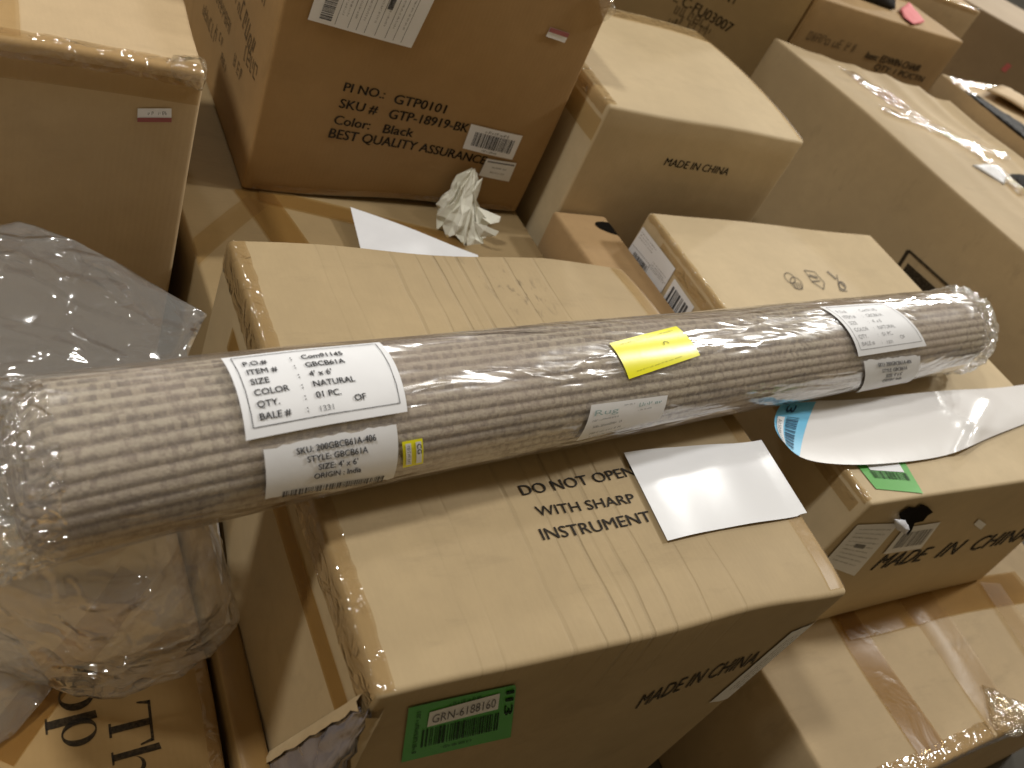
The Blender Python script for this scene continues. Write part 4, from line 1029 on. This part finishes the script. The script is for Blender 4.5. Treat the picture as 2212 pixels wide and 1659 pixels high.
def bale_label(pts, ink, bold):
    sf = rug_label(pts, 1.0, 0.62); lab = rug_paper('bale_label', sf, 1.0, 0.62, PAPER)
    G = Geo()
    for k_, (a, b) in enumerate([('P.O.#', 'Com91145'), ('ITEM #', 'GBCB61A'), ('SIZE', "4' x 6'"), ('COLOR', 'NATURAL'), ('QTY.', '01 PC.'), ('BALE #', '1331')]):
        y = 0.488 - 0.077 * k_
        put_text(G, sf, a, 0.085, y, 0.043, None, bold); put_text(G, sf, ':', 0.36, y, 0.043, None, bold)
        put_text(G, sf, b, 0.43, y - (0.012 if k_ == 5 else 0), 0.043 if k_ < 5 else 0.038, None, bold if k_ < 5 else 0.0)
    put_text(G, sf, 'OF', 0.66, 0.125, 0.044, None, bold)
    put_line(G, sf, [(0.045, 0.065), (0.5, 0.065), (0.955, 0.065), (0.955, 0.2), (0.955, 0.35), (0.955, 0.5), (0.955, 0.59), (0.5, 0.59), (0.045, 0.59), (0.045, 0.45), (0.045, 0.3), (0.045, 0.15)], 0.006, 0.0012, True)
    G.build('label_print', ink, lab)
def sku_label(pts, ink, bars, h=0.42, seed=0):
    sf = rug_label(pts, 1.0, h, 0.0085); lab = rug_paper('sku_label', sf, 1.0, h, PAPER, 22, 12, 0.018, 0.02, seed)
    G = Geo()
    for k_, (s_, w_) in enumerate([('SKU: 200GBCB61A-406', 0.60), ('STYLE: GBCB61A', 0.46), ("SIZE: 4' x 6'", 0.30), ('ORIGIN : India', 0.36)]):
        put_text(G, sf, s_, 0.52 - w_ / 2, h - 0.085 - 0.068 * k_, 0.044, w_, 0.03)
    if bars: put_bars(G, sf, 0.12, 0.0, 0.92, 0.062, 17, 0.0012, 44)
    G.build('label_print', ink, lab)
bale_label([(478, 776), (819, 743), (878, 889), (530, 946)], INK_LABEL, 0.04)
sku_label([(566, 963), (852, 912), (846, 1030), (570, 1069)], INK_LABEL, True, 0.42, 3)
bale_label([(1770, 664), (1905, 655), (2000, 747), (1853, 770)], INK_FAINT, 0.012)
sku_label([(1862, 776), (1985, 765), (1958, 832), (1846, 852)], INK_FAINT, False, 0.5, 6)
sf = rug_label([(1315, 743), (1460, 706), (1511, 768), (1357, 819)], 1.0, 0.55, 0.0075)
lab = rug_paper('yellow_label', sf, 1.0, 0.55, YELLOW)
G_ = Geo(); put_smear(G_, sf, 0.10, 0.475, 0.88, 0.022, 5); put_smear(G_, sf, 0.12, 0.06, 0.75, 0.016, 6)
put_line(G_, sf, [(0.62, 0.30), (0.635, 0.34), (0.66, 0.35), (0.685, 0.33), (0.69, 0.30)], 0.014); G_.build('label_print', INK_SOFT, lab)
sf = rug_label([(1276, 874), (1441, 853), (1423, 905), (1243, 951)], 1.0, 0.6, 0.0075)
lab = rug_paper('product_label', sf, 1.0, 0.6, PAPER)
G_ = Geo(); put_text(G_, sf, 'Rug', 0.06, 0.43, 0.09, 0.30, 0.01); put_smear(G_, sf, 0.62, 0.46, 0.92, 0.07, 2); G_.build('label_print', INK_TEAL, lab)
G_ = Geo()
for k_, (x0, y0, x1, h_) in enumerate([(0.06, 0.34, 0.38, 0.03), (0.62, 0.38, 0.80, 0.025), (0.42, 0.52, 0.56, 0.025), (0.10, 0.22, 0.45, 0.045), (0.10, 0.10, 0.48, 0.04), (0.12, 0.03, 0.55, 0.025)]): put_smear(G_, sf, x0, y0, x1, h_, k_ + 4)
G_.build('label_print', INK_FAINT, lab)
sf = rug_label([(866, 953), (910, 945), (912, 998), (868, 1008)], 0.6, 1.0, 0.0075)
lab = rug_paper('yellow_sticker', sf, 0.6, 1.0, YELLOW)
G_ = Geo(); put_rect(G_, lambda x, y, o=0.0: sf(x, y, o), 0.08, 0.12, 0.24, 0.92, 0.001, 2, 6); put_rect(G_, sf, 0.38, 0.1, 0.54, 0.92, 0.001, 2, 6); G_.build('white_strip', PAPER, lab)
G_ = Geo(); put_text(G_, sf, 'CG', 0.40, 0.86, 0.13, 0.36, 0.03, 0.0022, (0, -1)); put_smear(G_, lambda x, y, o=0.0: sf(0.11 + y, 0.86 - x, o), 0, 0, 0.7, 0.10, 8, 0.0022); G_.build('label_print', INK_LABEL, lab)

# ------------------------------------------------------------------ loose papers
def sheet(name, fn, nx, ny, mat, label, cat, thick=0.0006, group=None):
    v = [fn(i / nx, j / ny) for j in range(ny + 1) for i in range(nx + 1)]
    f = [(j * (nx + 1) + i, j * (nx + 1) + i + 1, (j + 1) * (nx + 1) + i + 1, (j + 1) * (nx + 1) + i) for j in range(ny) for i in range(nx)]
    c = np.mean(v, axis=0); c[2] = min(p[2] for p in v)
    o = mesh_obj(name, v, f, mat, None, smooth=True, loc=tuple(c))
    o['label'] = label; o['category'] = cat
    if group: o['group'] = group
    return o
sq = bilinear([P(1345, 987, 0.004)[:2], P(1641, 955, 0.004)[:2], P(1741, 1110, 0.004)[:2], P(1442, 1173, 0.004)[:2]])
def msurf(x, y, off): return M.F('top', x - M.c[0], y - M.c[1], off)
def sheet_fn(s_, t_):
    p = sq(s_, t_)
    if p[0] > MX1 - 0.01: q_ = np.array([p[0], p[1], 0.006])
    else: q_ = msurf(p[0], p[1], 0.006)
    q_[2] = q_[2] + 0.0016 * math.sin(s_ * 7.0 + 0.6) ** 2 + 0.003 * max(0, s_ - 0.75) / 0.25 * t_
    return q_
sheet('paper_sheet', sheet_fn, 20, 14, PAPER_GLOSS, 'glossy white sheet lying flat on the creased carton beside its printed warning', 'paper')
def g_sheet(s_, t_):
    q4 = bilinear([P(752, 462, -0.185)[:2], P(1036, 541, -0.185)[:2], P(1036, 541, -0.185)[:2] + np.array([-0.03, -0.19]), P(752, 462, -0.185)[:2] + np.array([-0.02, -0.24])])
    p = q4(s_, t_)
    return np.array([p[0], p[1], -0.193 + 0.028 * (1 - s_) ** 2 * t_ + 0.008 * math.sin(s_ * 4)])
sheet('paper_sheet', g_sheet, 16, 12, PAPER, 'white sheet curling on the dull carton behind, half hidden by the creased carton', 'paper')
# waxed liner with the blue label
top_px = [(1690, 870), (1760, 866), (1840, 863), (1950, 852), (2050, 843), (2150, 838), (2235, 828)]
bot_px = [(1690, 952), (1725, 985), (1790, 1001), (1900, 1002), (2040, 984), (2150, 940), (2240, 905)]
def interp(pts, s_):
    x = s_ * (len(pts) - 1); i = min(int(x), len(pts) - 2); t = x - i
    def cr(a, b, c, d): return 0.5 * ((2 * b) + (-a + c) * t + (2 * a - 5 * b + 4 * c - d) * t * t + (-a + 3 * b - 3 * c + d) * t ** 3)
    p = [np.array(pts[max(0, min(len(pts) - 1, i + k_))], float) for k_ in (-1, 0, 1, 2)]
    return cr(*p)
def liner_fn(s_, t_, off=0.0):
    b = interp(bot_px, s_); a = interp(top_px, s_); u_ = b * (1 - t_) + a * t_
    bow = -18 * (1 - s_) ** 6 * 4 * t_ * (1 - t_)
    z = 0.009 + 0.020 * (1 - s_) ** 3 + 0.012 * math.sin(t_ * math.pi) * (0.3 + 0.7 * s_)
    z += 0.016 * math.exp(-((s_ - 0.74 - 0.10 * t_) / 0.035) ** 2) * (1 - t_) + 0.012 * math.exp(-((s_ - 0.60 - 0.25 * (1 - t_)) / 0.03) ** 2) * t_ * (1 - t_) * 3
    return P(u_[0] + bow, u_[1], z + off)
ln = sheet('label_liner', lambda a, b: liner_fn(a, b), 64, 16, LINER, 'white waxed liner strip with a blue barcode label at one end', 'label liner')
lbase = Vector(ln.location)
def lsf(x, y, off=0.0): return liner_fn(x, y, 0.0022 + off)
def lmesh(name, geo, mat):
    o = geo.build(name, mat, ln); return o
G_ = Geo(); put_rect(G_, lsf, 0.004, 0.01, 0.175, 0.985, 0.0, 8, 16); lmesh('blue_label', G_, BLUE)
G_ = Geo(); put_rect(G_, lsf, 0.022, 0.03, 0.062, 0.66, 0.0012, 3, 12); lmesh('white_strip', G_, PAPER)
G_ = Geo(); put_bars(G_, lsf, 0.072, 0.06, 0.130, 0.70, 6, 0.0012, 18, True, 3)
put_text(G_, lsf, '3', 0.055, 0.93, 0.045, 0.16, 0.03, 0.0014, (0, -1)); lmesh('barcode', G_, ink_mat('navy_ink', (0.015, 0.06, 0.13), 0.85))
G_ = Geo()
vs, fs = text_geo('A15046175', 0.0)
pts = [lsf(0.030 + q_[1] * 0.030, 0.60 - (q_[0] / vs[:, 0].max()) * 0.52, 0.0024) for q_ in vs]; G_.add(pts, fs); lmesh('label_print', G_, INK_FAINT)
# white slip tucked beside the middle carton
slip_px = [(449, 1094), (467, 1088), (478, 1180), (480, 1262), (434, 1290), (441, 1200)]
v = [onx(u_, v_, 0.416 - 0.006 * k_ / 6) for k_, (u_, v_) in enumerate(slip_px)]
sl_ = mesh_obj('paper_slip', v, [tuple(range(6))], PAPER, None, loc=tuple(np.mean(v, axis=0)))
sl_['label'] = 'white slip tucked between the plastic bag and the left side of the creased carton'; sl_['category'] = 'paper'

# crumpled tissue against the tall orange carton
def tissue():
    base = P(1012, 524, -0.2)
    def tp(u, v, y): return ony(u, v, y)
    rng = random.Random(8); V = []; Fc = []
    rings = [(524, 1010, 40), (512, 1006, 50), (496, 1000, 54), (478, 996, 52), (460, 994, 46), (444, 996, 38), (430, 999, 31), (416, 1002, 27), (402, 1005, 26), (388, 1010, 23), (376, 1016, 15), (366, 1021, 4)]
    n = 30; ph = [rng.uniform(-0.16, 0.16) for _ in range(n)]
    pl = [(1.0 if j % 2 else 0.82) + rng.uniform(-0.14, 0.12) for j in range(n)]
    for i, (v_, cu_, rp_) in enumerate(rings):
        c = tp(cu_, v_, 1.645 + 0.004 * i); e_ = tp(cu_ + rp_, v_, 1.645 + 0.004 * i); R_ = abs(e_[0] - c[0])
        up_ = max(0.0, (i - 5) / 6)                                     # the upper end flattens to a twisted fan
        for j in range(n):
            th = 2 * math.pi * j / n + ph[j] + 0.12 * i
            f = pl[(j + (i // 3)) % n] + rng.uniform(-0.09, 0.09)
            V.append((c[0] + R_ * f * math.cos(th), c[1] + R_ * f * math.sin(th) * (1 - 0.55 * up_), c[2] + rng.uniform(-0.006, 0.006)))
    m_ = len(rings)
    for i in range(m_ - 1):
        for j in range(n):
            a_, b_, c_, d_ = i * n + j, i * n + (j + 1) % n, (i + 1) * n + (j + 1) % n, (i + 1) * n + j
            if (i + j) % 2: Fc += [(a_, b_, c_), (a_, c_, d_)]
            else: Fc += [(a_, b_, d_), (b_, c_, d_)]
    Fc.append(tuple(range(n)))
    for flap in ([(1030, 446, 1.63), (1082, 468, 1.60), (1078, 480, 1.59), (1040, 470, 1.60), (1034, 490, 1.61), (1060, 484, 1.585)],
                 [(1022, 478, 1.60), (1050, 488, 1.575), (1078, 500, 1.57), (1070, 510, 1.565), (1035, 512, 1.58), (1046, 498, 1.57)],
                 [(1012, 420, 1.66), (1030, 392, 1.67), (1043, 384, 1.68), (1036, 412, 1.66), (1026, 440, 1.65), (1024, 412, 1.645)]):
        b0 = len(V); V += [tuple(tp(*p)) for p in flap]; Fc += [(b0, b0 + 1, b0 + 5), (b0 + 1, b0 + 2, b0 + 5), (b0 + 2, b0 + 3, b0 + 5), (b0 + 3, b0 + 4, b0 + 5), (b0 + 4, b0, b0 + 5)]
    o = mesh_obj('crumpled_tissue', V, Fc, TISSUE, None, loc=tuple(base))
    o['label'] = 'crumpled off-white tissue standing on the dull carton against the tall orange one'; o['category'] = 'tissue'
tissue()

# ------------------------------------------------------------------ milky plastic bag under the rug's near end
bag = thing('plastic_bag', (0.05, 0.75, -0.46), 'large milky plastic bag crumpled under the near end of the rolled rug', 'plastic bag')
up = [ony(*p, y) for p, y in [((40, 486), 1.27), ((-160, 530), 1.20), ((165, 528), 1.24), ((300, 602), 1.18), ((443, 681), 1.08), ((388, 800), 0.96), ((190, 850), 0.93), ((-160, 880), 0.90)]]
up2 = [p + np.array([-0.02, 0.06, -0.10]) for p in up]
lump('bag_film', [tuple(p) for p in up + up2], BAG, bag, 5, 0.009, 4.0, 2.0, smooth_it=0)
lowp = [((428, 1088), -0.03), ((440, 1200), -0.10), ((520, 1358), -0.27), ((470, 1400), -0.32), ((392, 1475), -0.38), ((290, 1528), -0.41), ((130, 1490), -0.40), ((35, 1370), -0.33), ((-100, 1250), -0.26), ((-140, 1080), -0.03), ((200, 1120), -0.01), ((250, 1290), -0.06), ((110, 1270), -0.06), ((380, 1270), -0.10)]
lo = [P(*p, z) for p, z in lowp]
back = [np.array([x, y, z]) for x, y, z in [(-0.25, 0.95, -0.30), (0.33, 0.95, -0.25), (0.30, 0.90, -0.42), (-0.2, 0.9, -0.42), (0.30, 0.80, -0.02), (-0.2, 0.85, -0.02)]]
lump('bag_film', [tuple(p) for p in lo + back], BAG, bag, 5, 0.018, 5.0, 7.0, smooth_it=1)
lw_ = [P(*p, z) for p, z in [((-120, 1290), -0.34), ((20, 1350), -0.38), ((130, 1480), -0.44), ((60, 1560), -0.455), ((-20, 1630), -0.455), ((-150, 1640), -0.44), ((-120, 1450), -0.36), ((40, 1450), -0.39)]]
lump('bag_film', [tuple(p) for p in lw_], BAG, bag, 4, 0.007, 7.0, 4.0, smooth_it=1)
